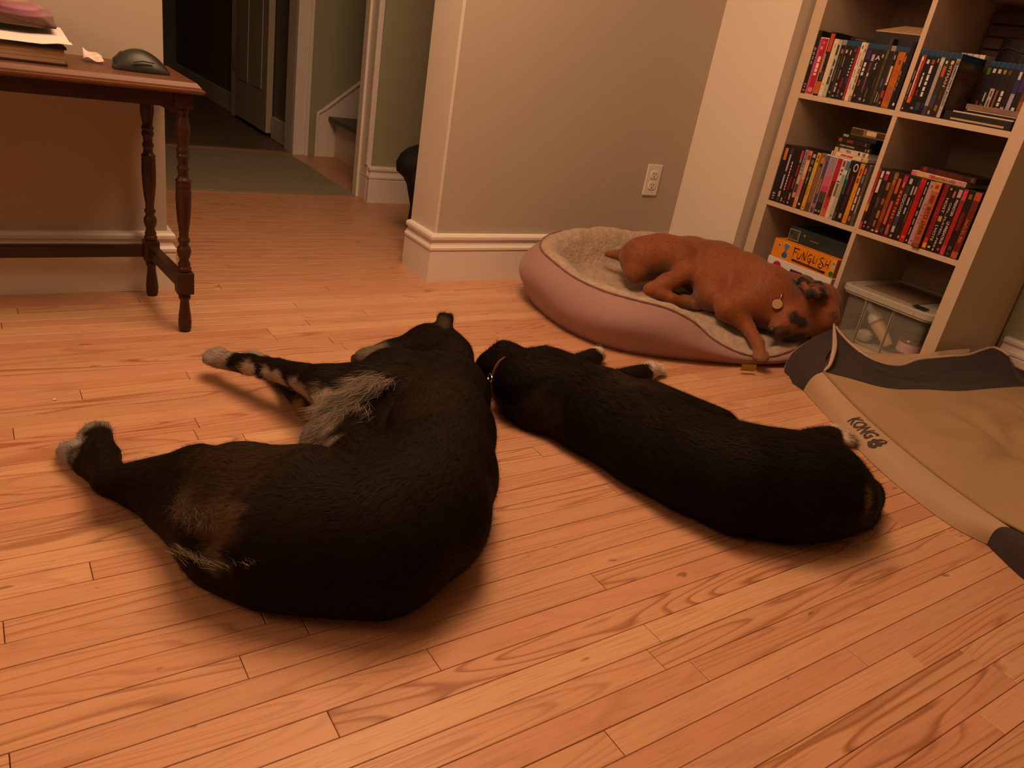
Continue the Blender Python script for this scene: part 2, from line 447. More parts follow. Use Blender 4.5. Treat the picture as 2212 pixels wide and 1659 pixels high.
m_.tube([(1.555, 4.150, 0.0), (1.555, 4.150, 0.225), (1.59, 4.150, 0.247), (2.9, 4.150, 1.307)], 0.010, 8)
m_.build('skirt_board', M_white, st)

# dark bag hanging behind the end of the back wall
bag = thing('backpack', 'black backpack with a teal tab half hidden behind the end of the outlet wall', 'backpack', (1.425, 2.60, 0))
m_ = MB(); rings = []
for z, rx, ry, ox_ in ((0.0, .065, .08, .012), (0.03, .072, .085, .01), (0.12, .075, .085, .008), (0.20, .082, .085, .0), (0.225, .095, .088, -.008), (0.245, .118, .09, -.018), (0.275, .128, .092, -.018), (0.305, .122, .09, -.014), (0.33, .10, .08, -.004), (0.35, .06, .06, .012), (0.356, .02, .03, .02)):
    rings.append([(ox_ + (rx + 0.008 * math.sin(3 * a + z * 30)) * math.cos(a), ry * math.sin(a), z) for a in [2 * math.pi * k / 22 for k in range(22)]])
m_.loft(rings); m_.build('bag_body', mat('black_nylon', (0.012, 0.012, 0.014), 0.7, 0.3, bump=(60, 0.4, 0.004)), bag, smooth=True)
m_ = MB(); m_.tube([(-0.10, -0.07, 0.27), (-0.106, -0.082, 0.23), (-0.082, -0.088, 0.20), (-0.075, -0.09, 0.12), (-0.072, -0.09, 0.02)], [0.012, 0.016, 0.014, 0.011, 0.011], 8); m_.build('strap', mat('black_nylon', (0, 0, 0)), bag, smooth=True)
m_ = MB(); m_.box((-0.094, -0.098, 0.197), (-0.066, -0.080, 0.217), 0.005); m_.build('tab', mat('teal_fabric', (0.01, 0.10, 0.08), 0.7), bag)

# wall outlet
ox, oz = 2.083, 0.365
out = thing('wall_outlet', 'white double outlet plate low on the beige wall above the dog bed', 'outlet', (ox, YW, oz))
plate = B((-0.035, -0.0065, -0.057), (0.035, 0.0, 0.057), 0.003).build('cover_plate', mat('outlet_plastic', (0.74, 0.70, 0.64), 0.35, 0.5), out)
for s in (-1, 1):
    m_ = MB(); rings = []
    for y, k in ((-0.0060, 1.0), (-0.0086, 1.0), (-0.0094, 0.93)):
        rings.append([(0.0172 * k * max(-1, min(1, 1.22 * math.cos(a))), y, s * 0.0195 + 0.0145 * k * max(-1, min(1, 1.15 * math.sin(a)))) for a in [2 * math.pi * q / 28 for q in range(28)]])
    m_.loft(rings); r_ = m_.build('receptacle', mat('outlet_plastic', (0, 0, 0)), out)
    m_ = MB()
    for dx in (-0.0064, 0.0064): m_.box((dx - 0.0011, -0.0098, s * 0.0195 + 0.000), (dx + 0.0011, -0.0090, s * 0.0195 + 0.008))
    m_.lathe([(0.0026, 0), (0.0026, 0.0008)], (0, 0, 0), 12, xf=Matrix.Translation((0, -0.0090, s * 0.0195 - 0.0075)) @ Matrix.Rotation(math.pi / 2, 4, 'X'))
    m_.build('slot', mat('slot_dark', (0.02, 0.012, 0.008), 0.8), r_)
m_ = MB(); m_.lathe([(0.0032, 0), (0.0032, 0.001), (0.002, 0.0018)], (0, 0, 0), 12, xf=Matrix.Translation((0, -0.0065, 0)) @ Matrix.Rotation(math.pi / 2, 4, 'X')); m_.build('screw', mat('outlet_plastic', (0, 0, 0)), out)

# ------------------------------------------------------------------ side table with turned legs
M_mahog = mat('dark_mahogany', (0.050, 0.019, 0.010), 0.36, 0.4, noise=(6, 0.5, (0.025, 0.010, 0.006)), stretch=(1, 6, 1))
M_mahtop = mat('mahogany_top', (0.135, 0.054, 0.022), 0.42, 0.35, noise=(5, 0.55, (0.075, 0.028, 0.012)), stretch=(1.2, 9, 1))
TX0, TX1, TY0, TY1, TZ = -0.62, 0.421, 1.778, 2.098, 0.565
tb = thing('side_table', 'dark mahogany side table with turned legs against the left wall', 'table', (0, 0, 0))
m_ = MB()
pro = [(0.012, 0.542), (0.004, 0.543), (0.0, 0.547), (0.0, 0.551), (0.005, 0.5525), (0.006, 0.556), (0.010, 0.560), (0.014, 0.5645), (0.016, 0.565)]
rings = [[(TX0 + i, TY0 + i, z), (TX1 - i, TY0 + i, z), (TX1 - i, TY1 - i, z), (TX0 + i, TY1 - i, z)] for i, z in pro]
m_.loft(rings); m_.build('tabletop', M_mahtop, tb)
LEGP = [(0.0118, 0.0), (0.0142, 0.008), (0.0150, 0.024), (0.0138, 0.040), (0.0112, 0.060), (0.0100, 0.074), (0.0105, 0.080), (0.0132, 0.083), (0.0132, 0.089), (0.0105, 0.093), (0.012, 0.097)]
LEGP2 = [(0.0135, 0.148), (0.0155, 0.152), (0.0155, 0.157), (0.0125, 0.161), (0.0142, 0.165), (0.0105, 0.174), (0.0102, 0.178), (0.0135, 0.186), (0.0156, 0.196), (0.0142, 0.205), (0.0102, 0.211), (0.0102, 0.216), (0.0130, 0.220), (0.0130, 0.225), (0.0098, 0.229), (0.0102, 0.240),
         (0.0132, 0.262), (0.0156, 0.290), (0.0164, 0.318), (0.0160, 0.338), (0.0152, 0.340), (0.0160, 0.343), (0.0160, 0.349), (0.0148, 0.352), (0.0160, 0.355), (0.0160, 0.359), (0.0125, 0.362), (0.0106, 0.368), (0.0106, 0.376), (0.0128, 0.380), (0.0128, 0.385), (0.0104, 0.389), (0.0108, 0.402), (0.0138, 0.406), (0.0138, 0.412), (0.0112, 0.416), (0.0138, 0.420), (0.0138, 0.425), (0.0108, 0.430),
         (0.0128, 0.442), (0.0156, 0.462), (0.0150, 0.476), (0.0112, 0.490), (0.0096, 0.500), (0.0122, 0.503), (0.0122, 0.508), (0.011, 0.511)]
legs = [(0.382, 1.812), (0.356, 2.064), (-0.575, 1.812), (-0.575, 2.064)]
m_ = MB(); m_.lathe(LEGP, n=20); m_.lathe(LEGP2, n=20)
m_.box((-0.0185, -0.0185, 0.096), (0.0185, 0.0185, 0.148), 0.004); m_.box((-0.0185, -0.0185, 0.510), (0.0185, 0.0185, 0.5425), 0.002)
leg_me = m_.mesh('leg', M_mahog, True, 50)
for x, y in legs:
    o = bpy.data.objects.new('leg', leg_me); COL.objects.link(o); o.parent = tb; o.location = (x, y, 0)
def apron(lo, hi, arch=False): B(lo, hi, 0.001).build('apron', M_mahog, tb)
apron((-0.575, 1.800, 0.512), (0.382, 1.816, 0.5425)); apron((-0.575, 2.056, 0.512), (0.350, 2.072, 0.5425))
m_ = MB(); m_.loft([[(x - 0.008, y, 0.492), (x + 0.008, y, 0.492), (x + 0.008, y, 0.5425), (x - 0.008, y, 0.5425)] for x, y in ((0.384, 1.815), (0.360, 2.062))]); m_.build('apron', M_mahog, tb); apron((-0.585, 1.812, 0.492), (-0.567, 2.064, 0.5425))
def stretcher(lo, hi): B(lo, hi, 0.003).build('stretcher', M_mahog, tb)
m_ = MB(); m_.loft([[(x - 0.0105, y, 0.106), (x + 0.0105, y, 0.106), (x + 0.0105, y, 0.136), (x - 0.0105, y, 0.136)] for x, y in ((0.380, 1.815), (0.357, 2.062))]); m_.build('stretcher', M_mahog, tb); stretcher((-0.585, 1.815, 0.106), (-0.565, 2.062, 0.136))
stretcher((-0.565, 2.054, 0.106), (0.352, 2.074, 0.136))

# things on the table
bk = thing('book', 'thick brown-sided book with dark covers on the table edge under the papers', 'book', (0, 0, TZ))
x0, x1, y0, y1 = -0.16, 0.175, 1.825, 2.05
B((x0, y0, 0.0002), (x1, y1, 0.005), 0.001).build('cover', mat('book_cover', (0.02, 0.015, 0.02), 0.5), bk)
B((x0, y0, 0.030), (x1, y1, 0.035), 0.001).build('cover', mat('book_cover', (0, 0, 0)), bk)
m_ = MB()
for i in range(10): m_.box((x0 + 0.002, y0 + 0.003 + 0.00015 * (i % 3), 0.005 + 0.0025 * i), (x1 - 0.004 - 0.0003 * (i % 2), y1 - 0.003, 0.0075 + 0.0025 * i))
m_.build('page_block', mat('aged_pages', (0.36, 0.22, 0.12), 0.8, 0.2), bk)
pp = MB(); n_ = smooth_noise(3, 3, 0.0015, 20)
P = [[(-0.17 + 0.355 * i / 14, 1.818 + 0.21 * j / 8 + 0.02 * (1 - i / 14), 0.6012 + 0.0022 * j + 0.002 * (i / 14) ** 3 + n_((i * .02, j * .03, 0)) * .3 + (0.004 if i > 12 and j < 2 else 0)) for j in range(9)] for i in range(15)]
pp.grid(P); pp.grid([[(a, b_, c_ - 0.0008) for a, b_, c_ in r] for r in P], flip=True)
o = pp.build('paper_sheet', mat('white_paper', (0.80, 0.77, 0.74), 0.7, 0.2), smooth=True); tag(o, 'sheets of white paper lying on the thick book at the table edge', 'paper')
# folded purple striped cloth
cl = MB(); ns = smooth_noise(11, 5, 0.004, 22); rings = []
NX = 30
for i in range(NX + 1):
    t = i / NX; x = -0.14 + 0.31 * t
    hgt = 0.062 * (1 - 0.45 * t ** 2.2); dep = 0.085
    if t > 0.86: hgt *= 1 - 1.1 * (t - 0.86) / 0.14 * .55; dep *= 1 - 0.35 * (t - 0.86) / 0.14
    ring = []
    for k in range(28):
        a = 2 * math.pi * k / 28; ca, sa = math.cos(a), math.sin(a)
        yy = 1.985 + dep * (abs(ca) ** 0.6) * (1 if ca > 0 else -1); zz = hgt / 2 + hgt / 2 * (abs(sa) ** 0.55) * (1 if sa > 0 else -1)
        q = ns((x, yy, zz)); fold = 0.006 * math.sin(3.0 * zz / hgt * math.pi * 1.2 + 9 * x) if abs(ca) > 0.6 else 0
        ring.append((x + 0.02 * (zz / 0.05 - .4) * t * 0 + q * .6, yy + q + fold * -1, 0.6165 + 0.095 * max(0, yy - 1.88) + max(0.0005, zz + (q * 1.4 if zz > 0.01 else 0))))
    rings.append(ring)
cl.loft(rings)
m = bpy.data.materials.new('striped_knit'); m.use_nodes = True; nt = m.node_tree; bb = nt.nodes['Principled BSDF']; bb.inputs['Roughness'].default_value = 0.95; bb.inputs['Sheen Weight'].default_value = 0.3
g_ = nt.nodes.new('ShaderNodeNewGeometry'); sp_ = nt.nodes.new('ShaderNodeSeparateXYZ'); nt.links.new(g_.outputs['Position'], sp_.inputs[0])
wv = nt.nodes.new('ShaderNodeMapRange'); wv.inputs[1].default_value = 0.618; wv.inputs[2].default_value = 0.690; nt.links.new(sp_.outputs['Z'], wv.inputs[0])
nz = nt.nodes.new('ShaderNodeTexNoise'); nz.inputs['Scale'].default_value = 14; nt.links.new(g_.outputs['Position'], nz.inputs['Vector'])
ad = nt.nodes.new('ShaderNodeMath'); ad.operation = 'MULTIPLY_ADD'; ad.inputs[1].default_value = 0.16; nt.links.new(nz.outputs['Fac'], ad.inputs[0]); nt.links.new(wv.outputs[0], ad.inputs[2])
rp = nt.nodes.new('ShaderNodeValToRGB'); els = [(0.0, (0.09, 0.035, 0.025)), (0.42, (0.10, 0.045, 0.03)), (0.46, (0.30, 0.13, 0.17)), (0.56, (0.20, 0.07, 0.11)), (0.60, (0.34, 0.16, 0.22)), (0.72, (0.22, 0.08, 0.12)), (0.77, (0.28, 0.20, 0.10)), (0.9, (0.36, 0.26, 0.15)), (1.0, (0.44, 0.33, 0.2))]
for i, (p, c) in enumerate(els):
    e_ = rp.color_ramp.elements[0] if i == 0 else (rp.color_ramp.elements[len(rp.color_ramp.elements) - 1] if i == len(els) - 1 else rp.color_ramp.elements.new(p))
    e_.position = p; e_.color = rgba(c)
nt.links.new(ad.outputs[0], rp.inputs['Fac']); nt.links.new(rp.outputs['Color'], bb.inputs['Base Color'])
o = cl.build('folded_scarf', m, smooth=True, angle=80); tag(o, 'crumpled purple and brown striped knit scarf folded on the papers', 'scarf')
# crumpled wrapper
wr = MB(); nw = smooth_noise(21, 5, 0.0035, 95)
P = [[None] * 9 for _ in range(11)]
for i in range(11):
    for j in range(9):
        u, t = i / 10, j / 8
        x = 0.218 + 0.036 * u + 0.004 * t; y = 1.955 + 0.055 * t - 0.016 * u
        z = 0.570 + 0.020 * t * (1 - u * .75) + 0.0022 * math.sin(u * 7 + t * 3) + 0.6 * nw((x, y, 0))
        P[i][j] = (x + 0.3 * nw((y, x, 1)), y, max(TZ + 0.0016, z))
wr.grid(P); wr.grid([[(a, b_ + 0.0004, c_ - 0.0009) for a, b_, c_ in r] for r in P], flip=True)
o = wr.build('candy_wrapper', mat('glossy_wrapper', (0.80, 0.74, 0.70), 0.3, 0.6, noise=(60, 0.55, (0.55, 0.30, 0.22))), smooth=False); tag(o, 'small crumpled white wrapper on the tabletop beside the mouse', 'wrapper')
# computer mouse
ms = thing('computer_mouse', 'black ergonomic computer mouse at the right end of the table', 'mouse', (0.318, 1.898, TZ), -0.03)
ms.scale = (0.88, 0.88, 0.92)
m_ = MB(); rings = []
for i in range(19):
    t = i / 18; x = -0.060 + 0.122 * t
    hgt = 0.044 * (math.sin(math.pi * min(1, (t * 0.90 + 0.09))) ** 0.72); wd = 0.036 * (math.sin(math.pi * (0.14 + 0.74 * t)) ** 0.5)
    ring = []
    for k in range(24):
        a = 2 * math.pi * k / 24; ca, sa = math.cos(a), math.sin(a)
        z = 0.0035 + (hgt * (max(0, sa) ** 0.8) if sa > 0 else 0.0); 
        if sa <= 0: z = 0.0008 if sa < -0.05 else 0.003
        yy = wd * (abs(ca) ** 0.7) * (1 if ca > 0 else -1) * (1 - 0.25 * max(0, sa)) + 0.008 * (z / 0.04)
        ring.append((x, yy, z))
    rings.append(ring)
m_.loft(rings); m_.build('mouse_shell', mat('mouse_rubber', (0.012, 0.013, 0.009), 0.42, 0.5), ms, smooth=True, angle=60)
m_ = MB(); m_.lathe([(0.010, -0.004), (0.0115, 0), (0.010, 0.004)], (0, 0, 0), 16, xf=Matrix.Translation((-0.038, 0.006, 0.0275)) @ Matrix.Rotation(math.pi / 2, 4, 'X')); m_.build('scroll_wheel', mat('wheel_grey', (0.05, 0.05, 0.05), 0.5), ms, smooth=True)
m_ = MB(); m_.tube([(-0.02, -0.034, 0.022), (0.0, -0.0345, 0.026), (0.025, -0.031, 0.024)], 0.0022, 6); m_.build('thumb_button', mat('wheel_grey', (0, 0, 0)), ms, smooth=True)
# ------------------------------------------------------------------ bookcase: cube shelving, pale birch
M_birch = mat('birch_veneer', (0.58, 0.46, 0.34), 0.42, 0.35, noise=(3.5, 0.35, (0.52, 0.40, 0.28)), stretch=(6, 6, 0.8))
FX, BX = 2.29, 2.672
YL, YR = 1.786, 1.0155
BTOP = 1.48
bc = thing('bookcase', 'pale birch cube bookcase full of film cases in the right corner', 'bookcase', (0, 0, 0))
B((FX, 1.7455, 0.0), (BX, YL, BTOP), 0.0012).build('side_panel', M_birch, bc)
B((FX, YR, 0.0), (BX, 1.0545, BTOP), 0.0012).build('side_panel', M_birch, bc)
B((FX + 0.0005, 1.0545, 0.0), (BX, 1.7455, 0.041), 0.001).build('bottom_panel', M_birch, bc)
B((FX + 0.0005, 1.0545, BTOP - 0.04), (BX, 1.7455, BTOP - 0.0002), 0.001).build('top_panel', M_birch, bc)
for z in (0.376, 0.731, 1.086):
    B((FX + 0.0005, 1.0545, z), (BX - 0.01, 1.7455, z + 0.016), 0.0008).build('shelf_board', M_birch, bc)
for z0, z1 in ((0.041, 0.376), (0.392, 0.731), (0.747, 1.086), (1.102, BTOP - 0.04)):
    B((FX + 0.001, 1.3825, z0), (BX - 0.01, 1.3985, z1), 0.0008).build('divider', M_birch, bc)
B((BX - 0.01, 1.05, 0.0), (BX - 0.002, 1.75, BTOP - 0.01)).build('back_panel', mat('back_board', (0.30, 0.22, 0.15), 0.6), bc)

def col_mat(c, rough=0.32):
    l_ = lin(c); lum = sum(l_) / 3
    d_ = tuple(q * 0.45 + 0.004 for q in l_) if lum > 0.05 else (l_[0] * 1.9 + .012, l_[1] * 1.8 + .009, l_[2] * 1.7 + .008)
    return mat('print_' + c.lstrip('#'), c, rough, 0.5, noise=(150, 0.55, d_))
K = '#15100f'          # near black
CASES = {}
def film_case(lab, yl, yr, zb, kind='dvd', body=None, base=K, segs=(), txt=(), x=2.2925, h=None, group=None, name='film_case', lean=0.0):
    """a plastic keep case on end: yl, yr left and right edge of the spine"""
    H = h or (0.1905 if kind == 'dvd' else 0.1715); D = 0.135
    w_ = yl - yr - 0.0005; yc = (yl + yr) / 2
    o = None
    m_ = MB(); m_.box((0, -w_ / 2, 0), (D, w_ / 2, H), 0.0016)
    bm_ = body or {'dvd': 'black_plastic', 'blu': 'blue_plastic', 'white': 'white_plastic', 'grey': 'grey_plastic', 'book': 'black_plastic'}[kind]
    o = m_.build(name, PLASTIC[bm_])
    o.location = (x, yc, zb + 0.0002); 
    if lean: o.rotation_euler = (lean, 0, 0)
    tag(o, lab, 'film case', group)
    # printed paper sleeve under the clear film of the spine
    top = {'dvd': 0.99, 'blu': 0.915, 'white': 0.985, 'grey': 0.99, 'book': 1.0}[kind]
    s = MB(); mats = [col_mat(base)]; hw = w_ / 2 * 0.93
    def quad(t0, t1, a, b_, mi, dx):
        z0, z1 = H * (0.01 + (top - 0.01) * t0), H * (0.01 + (top - 0.01) * t1)
        s.add([(dx, hw * a, z0), (dx, hw * b_, z0), (dx, hw * b_, z1), (dx, hw * a, z1)], [(0, 1, 2, 3)], mi)
    quad(0, 1, 1, -1, 0, -0.0002)
    lv = 0
    for sg in segs:
        c = col_mat(sg[2])
        if c not in mats: mats.append(c)
        a, b_ = (sg[3], sg[4]) if len(sg) > 3 else (0, 1)
        lv += 1
        quad(sg[0], sg[1], 1 - 2 * a, 1 - 2 * b_, mats.index(c), -0.0002 - 0.00006 * lv)
    s.build('sleeve', mats, o)
    for tx in txt:
        t, tc, ln, dr, c, hf = tx
        xd, yd = {'d': ((0, 0, -1), (0, -1, 0)), 'u': ((0, 0, 1), (0, 1, 0)), 'h': ((0, -1, 0), (0, 0, 1))}[dr]
        if dr == 'h': wd, hh = w_ * ln, w_ * hf
        else: wd, hh = H * ln, w_ * hf
        words('lettering', t, col_mat(c), (-0.0012, 0, H * tc), xd, yd, w=wd, h=hh, parent=o, bold=0.01)
    return o
PLASTIC = {'black_plastic': mat('black_plastic', (0.012, 0.011, 0.011), 0.35), 'blue_plastic': mat('blue_plastic', (0.012, 0.055, 0.13), 0.3), 'white_plastic': mat('white_plastic', (0.68, 0.66, 0.62), 0.35), 'grey_plastic': mat('grey_plastic', (0.25, 0.25, 0.23), 0.3),
           'green_plastic': mat('green_plastic', (0.02, 0.12, 0.05), 0.3), 'clear_plastic': mat('clear_plastic', (0.30, 0.24, 0.17), 0.12, 0.6)}
def bars(c, *spans, a=0.32, b=0.68):
    return [(s0, s1, c, a, b) for s0, s1 in spans]
WH = '#e8e2da'; CR = '#e6d3ac'
# --- upper left cubby
Y = [1.7452, 1.7302, 1.6977, 1.6778, 1.6599, 1.6463, 1.6304, 1.6133, 1.5987, 1.5862, 1.5778, 1.5635, 1.5539, 1.5361, 1.5162, 1.5002, 1.4885, 1.4769, 1.4604, 1.4485, 1.4234, 1.4156, 1.4033]
UL = [
 ('black spine with white capitals spaced far apart, leftmost in the upper left cubby', 'dvd', None, K, [(0.03, 0.06, '#9c8a80', .3, .8), (0.09, 0.11, '#c9bcae', .35, .7), (0.13, 0.155, '#b08a84', .3, .8)], [('D O M O', 0.60, 0.26, 'd', WH, 0.42)]),
 ('wide hot-pink and red box set spine with white block letters, upper left cubby', 'white', None, '#b8203c', [(0, 1, '#c04a86', 0, .28), (0.3, 0.62, '#b3162c', .4, 1), (0.04, 0.12, '#d98a86', .3, .8), (0.80, 0.86, '#e08aa0', .3, .6), (0.90, 0.95, '#d87090', .4, .7)] + bars('#f0d8d4', (0.58, 0.68), (0.47, 0.56), (0.40, 0.46), (0.34, 0.38), a=.38, b=.72), []),
 ('dark spine with orange ends beside the hot-pink box set', 'dvd', None, '#2a1410', [(0.02, 0.22, '#d0641e', .1, 1), (0.70, 0.98, '#c8481c', .15, .9), (0.36, 0.66, '#d8c070', .1, .25), (0.24, 0.4, '#4a3a4a', .3, .9)], []),
 ('plain cream spine in the upper left cubby', 'white', 'white_plastic', '#e2d2b8', [(0.86, 0.93, '#b08a60', .4, .6), (0.2, 0.22, '#8c7458', .4, .6)], []),
 ('pale grey spine with black writing and a green foot', 'white', 'grey_plastic', '#aeb4ae', [(0.0, 0.22, '#a8c09a', .2, 1), (0.22, 0.36, '#3a3c2e', 0, .7), (0.74, 0.92, '#1a1c22', 0, .5)] + bars('#2a2a24', (0.38, 0.5), (0.55, 0.66), a=.2, b=.6), []),
 ('black spine with a grey-green column, sixth from the left in the upper left cubby', 'blu', 'grey_plastic', K, [(0.3, 0.8, '#39402f', .2, .6), (0.84, 0.92, '#a86a60', .3, .8), (0.08, 0.12, '#a09a8a', .4, .7)] + bars('#8c8878', (0.32, 0.52), a=.3, b=.45), []),
 ('black spine with a small white figure near its foot', 'blu', None, K, [(0.12, 0.22, '#b8b4ac', .3, .7), (0.24, 0.29, '#c8c4bc', .35, .7), (0.86, 0.92, '#b8c0a0', .3, .75), (0.03, 0.06, '#a09080', .3, .7)] + bars('#98907c', (0.36, 0.54), (0.6, 0.8), a=.4, b=.58), []),
 ('dark brown spine with a red smear at mid height', 'blu', None, '#20110e', [(0.22, 0.40, '#8e1a1a', .3, .8), (0.03, 0.08, '#2a5a66', .2, .8), (0.84, 0.92, '#d8d0c0', .35, .6), (0.1, 0.18, '#908a80', .3, .55)], []),
 ('dark spine with small blue-white letters running down it', 'blu', None, '#1c1518', [(0.9, 0.96, '#7c4a3c', .3, .8), (0.3, 0.42, '#2c3a8c', .3, .9), (0.08, 0.13, '#b0a48c', .3, .8)] + bars('#c4c8d8', (0.75, 0.78), (0.69, 0.72), (0.63, 0.66), (0.57, 0.6), (0.51, 0.54), (0.45, 0.48), a=.3, b=.7), []),
 ('narrow bright red spine in the upper left cubby', 'blu', None, '#b0202a', [(0.86, 0.98, '#8e1c22', .1, .9), (0.25, 0.45, '#c02a5c', .1, .7), (0.02, 0.06, '#c07030', .2, .8)], []),
 ('white spine with a thin grey line of print, upper left cubby', 'white', None, '#e4d8c8', [(0.90, 0.96, '#4a4038', .35, .65)] + bars('#8c7a6c', (0.62, 0.84), (0.4, 0.55), (0.2, 0.3), a=.4, b=.56), []),
 ('cream spine with grey capitals and a purple head, upper left cubby', 'white', 'grey_plastic', '#d6c8a8', [(0.82, 0.98, '#c8b4a4'), (0.86, 0.9, '#6a4a8a', .3, .8), (0.0, 0.1, '#c08a4c')] + bars('#6e6252', (0.6, 0.72), (0.48, 0.57), (0.32, 0.45), (0.2, 0.29), a=.25, b=.75), []),
 ('black spine with stacked white block letters just right of the cream pair', 'blu', None, '#1b0e10', [(0.8, 0.97, '#3c3470', .3, 1), (0.3, 0.42, '#7a5420', .3, .7), (0.1, 0.14, '#b08a70', .3, .6)] + bars(WH, (0.66, 0.74), (0.58, 0.64), (0.50, 0.56), a=.3, b=.75), []),
 ('dark spine with a faded rose stripe, fourteenth in the upper left cubby', 'blu', None, '#22161a', [(0.2, 0.75, '#6e4c48', .35, .65), (0.78, 0.9, '#b8a4b8', .3, .8), (0.05, 0.1, '#a0968c', .4, .8), (0.5, 0.56, '#d8ccbc', .4, .7)], []),
 ('dark spine with a white letter A emblem', 'blu', None, K, [(0.12, 0.3, '#6c6450', .2, .45), (0.04, 0.09, '#9a9488', .3, .6)], [('A', 0.78, 1.0, 'h', WH, 0.8), ('VS', 0.64, 0.12, 'd', WH, 0.4)]),
 ('black spine topped by a small pale square in the upper left cubby', 'blu', None, '#1d1614', [(0.86, 0.92, '#b8b0a0', .2, .7), (0.3, 0.5, '#4c4858', .3, .6)], []),
 ('olive-brown mottled spine in the upper left cubby', 'dvd', None, '#39321c', [(0.3, 0.6, '#5c5226', .2, .6), (0.7, 0.84, '#6c6238', .3, .8)], []),
 ('dark spine with two slim yellowish bars at its foot', 'blu', 'grey_plastic', '#1e1c1c', [(0.06, 0.26, '#a89a62', .1, .3), (0.06, 0.22, '#8a7c52', .6, .8), (0.34, 0.5, '#54506a', .2, .6)], []),
 ('black spine with a cream upright panel and a red leaf emblem', 'blu', None, '#180c0c', [(0.44, 0.74, '#dcc8a0', .25, .85), (0.4, 0.43, '#e8e0d0', .2, .8), (0.16, 0.3, '#b8361c', .1, .8), (0.86, 0.93, '#cfc4ae', .3, .6), (0.05, 0.09, '#d08a30', .3, .7)], []),
 ('bright orange spine in the upper left cubby', 'blu', None, '#c06a20', [(0.55, 0.7, '#b8581e'), (0.1, 0.4, '#b45a40', .1, .9), (0.78, 0.86, '#8c3a10', .4, .7)], []),
 ('wide dark spine with white script, near the divider of the upper left cubby', 'blu', None, '#1c1a12', [(0.82, 0.96, '#b0303a', .3, .8), (0.4, 0.65, '#7a2c18', .5, .9), (0.84, 0.92, '#d8d0c0', .1, .3), (0.60, 0.68, '#d8d0c0', .2, .42), (0.52, 0.57, '#d8d0c0', .22, .4), (0.40, 0.47, '#d8d0c0', .25, .42), (0.32, 0.38, '#d8d0c0', .2, .36)], []),
 ('very narrow black spine, second from the divider in the upper left cubby', 'dvd', None, K, [(0.05, 0.09, '#dcd4c8', .2, .8)], []),
 ('yellow and grey spine wedged against the divider, upper left cubby', 'dvd', 'grey_plastic', '#4c4440', [(0.55, 0.9, '#b89a40', .1, .7), (0.2, 0.5, '#6a6258', .2, .8), (0.84, 0.88, '#e8e0cc', .2, .9)], []),
]
GU = 'film cases standing in the upper left cubby'
for (lab, kd, bd, base, sg, tx), a, c in zip(UL, Y, Y[1:]): film_case(lab, a, c, 0.747, kd, bd, base, sg, tx, group=GU)
# --- upper right cubby, front row
Y = [1.3822, 1.373, 1.3585, 1.3415, 1.3264, 1.315, 1.3028, 1.2872, 1.2697, 1.2579]
UR = [
 ('dark spine with white handwriting against the divider, upper right cubby', 'blu', None, '#2a1410', [(0.03, 0.06, '#b0a490', .3, .8), (0.56, 0.72, '#e0d8cc', .45, .58), (0.30, 0.5, '#e0d8cc', .42, .56), (0.2, 0.27, '#e0d8cc', .4, .5)], []),
 ('orange-red spine with a white diagonal streak, upper right cubby', 'blu', None, '#b03c1c', [(0.2, 0.9, '#e8d0c0', .1, .35), (0.0, 0.16, '#1a120e'), (0.5, 0.75, '#8e2a30', .5, 1), (0.16, 0.26, '#e06a28', .1, .8), (0.9, 0.97, '#f0e4d8', .1, .5)], []),
 ('black spine with white print and a pale square head in the upper right cubby', 'blu', None, K, [(0.86, 0.93, '#d8d0c0', .3, .8), (0.06, 0.10, '#a89c8c', .3, .8), (0.3, 0.4, '#8a2c40', .3, .6)] + bars(WH, (0.46, 0.64), (0.66, 0.7), a=.35, b=.62), []),
 ('black spine with large white block capitals, fourth in the upper right cubby', 'blu', None, '#121018', [(0.06, 0.2, '#26324a'), (0.86, 0.94, '#a84c3c', .2, .8)] + bars(WH, (0.70, 0.84), (0.58, 0.68), (0.50, 0.56), (0.40, 0.47), (0.30, 0.38), a=.24, b=.74), []),
 ('plain blue-black spine, fifth in the upper right cubby', 'blu', None, '#0e1018', [(0.1, 0.2, '#2c2c5c', .2, .8), (0.9, 0.97, '#d8a858', .3, .6)], []),
 ('pale silver spine, sixth in the upper right cubby', 'blu', None, '#a8a098', [(0.86, 0.98, '#c8c0b4'), (0.0, 0.16, '#3c3444'), (0.4, 0.7, '#b4a4a0', .2, .8)], []),
 ('dark olive spine with an orange-pink flower head, upper right cubby', 'blu', None, '#2c281a', [(0.68, 0.86, '#c0583c', .2, .8), (0.9, 0.95, '#d8d0c4', .3, .7), (0.16, 0.36, '#3a4456', .1, .9), (0.03, 0.09, '#b8a890', .3, .7)], []),
 ('brown spine with cream spaced capitals reading downward, upper right cubby', 'blu', None, '#2e1d10', [(0.9, 0.96, '#d4ccb8', .25, .75), (0.1, 0.2, '#8c6c3c', .2, .7), (0.3, 0.45, '#4a2c1a', .3, .6)], [('HITMAN', 0.66, 0.36, 'd', '#dcc89a', 0.45)]),
 ('slim lilac-white spine with black capitals and a brown cover, upper right cubby', 'blu', None, '#b8b0b0', [(0.9, 0.98, '#8c8064')], [('RAMBO FIRST BLOOD', 0.52, 0.66, 'd', '#2a2632', 0.42)]),
]
GR = 'film cases standing in the front of the upper right cubby'
for (lab, kd, bd, base, sg, tx), a, c in zip(UR, Y, Y[1:]): last_ur = film_case(lab, a, c, 0.747, kd, bd, base, sg, tx, group=GR)
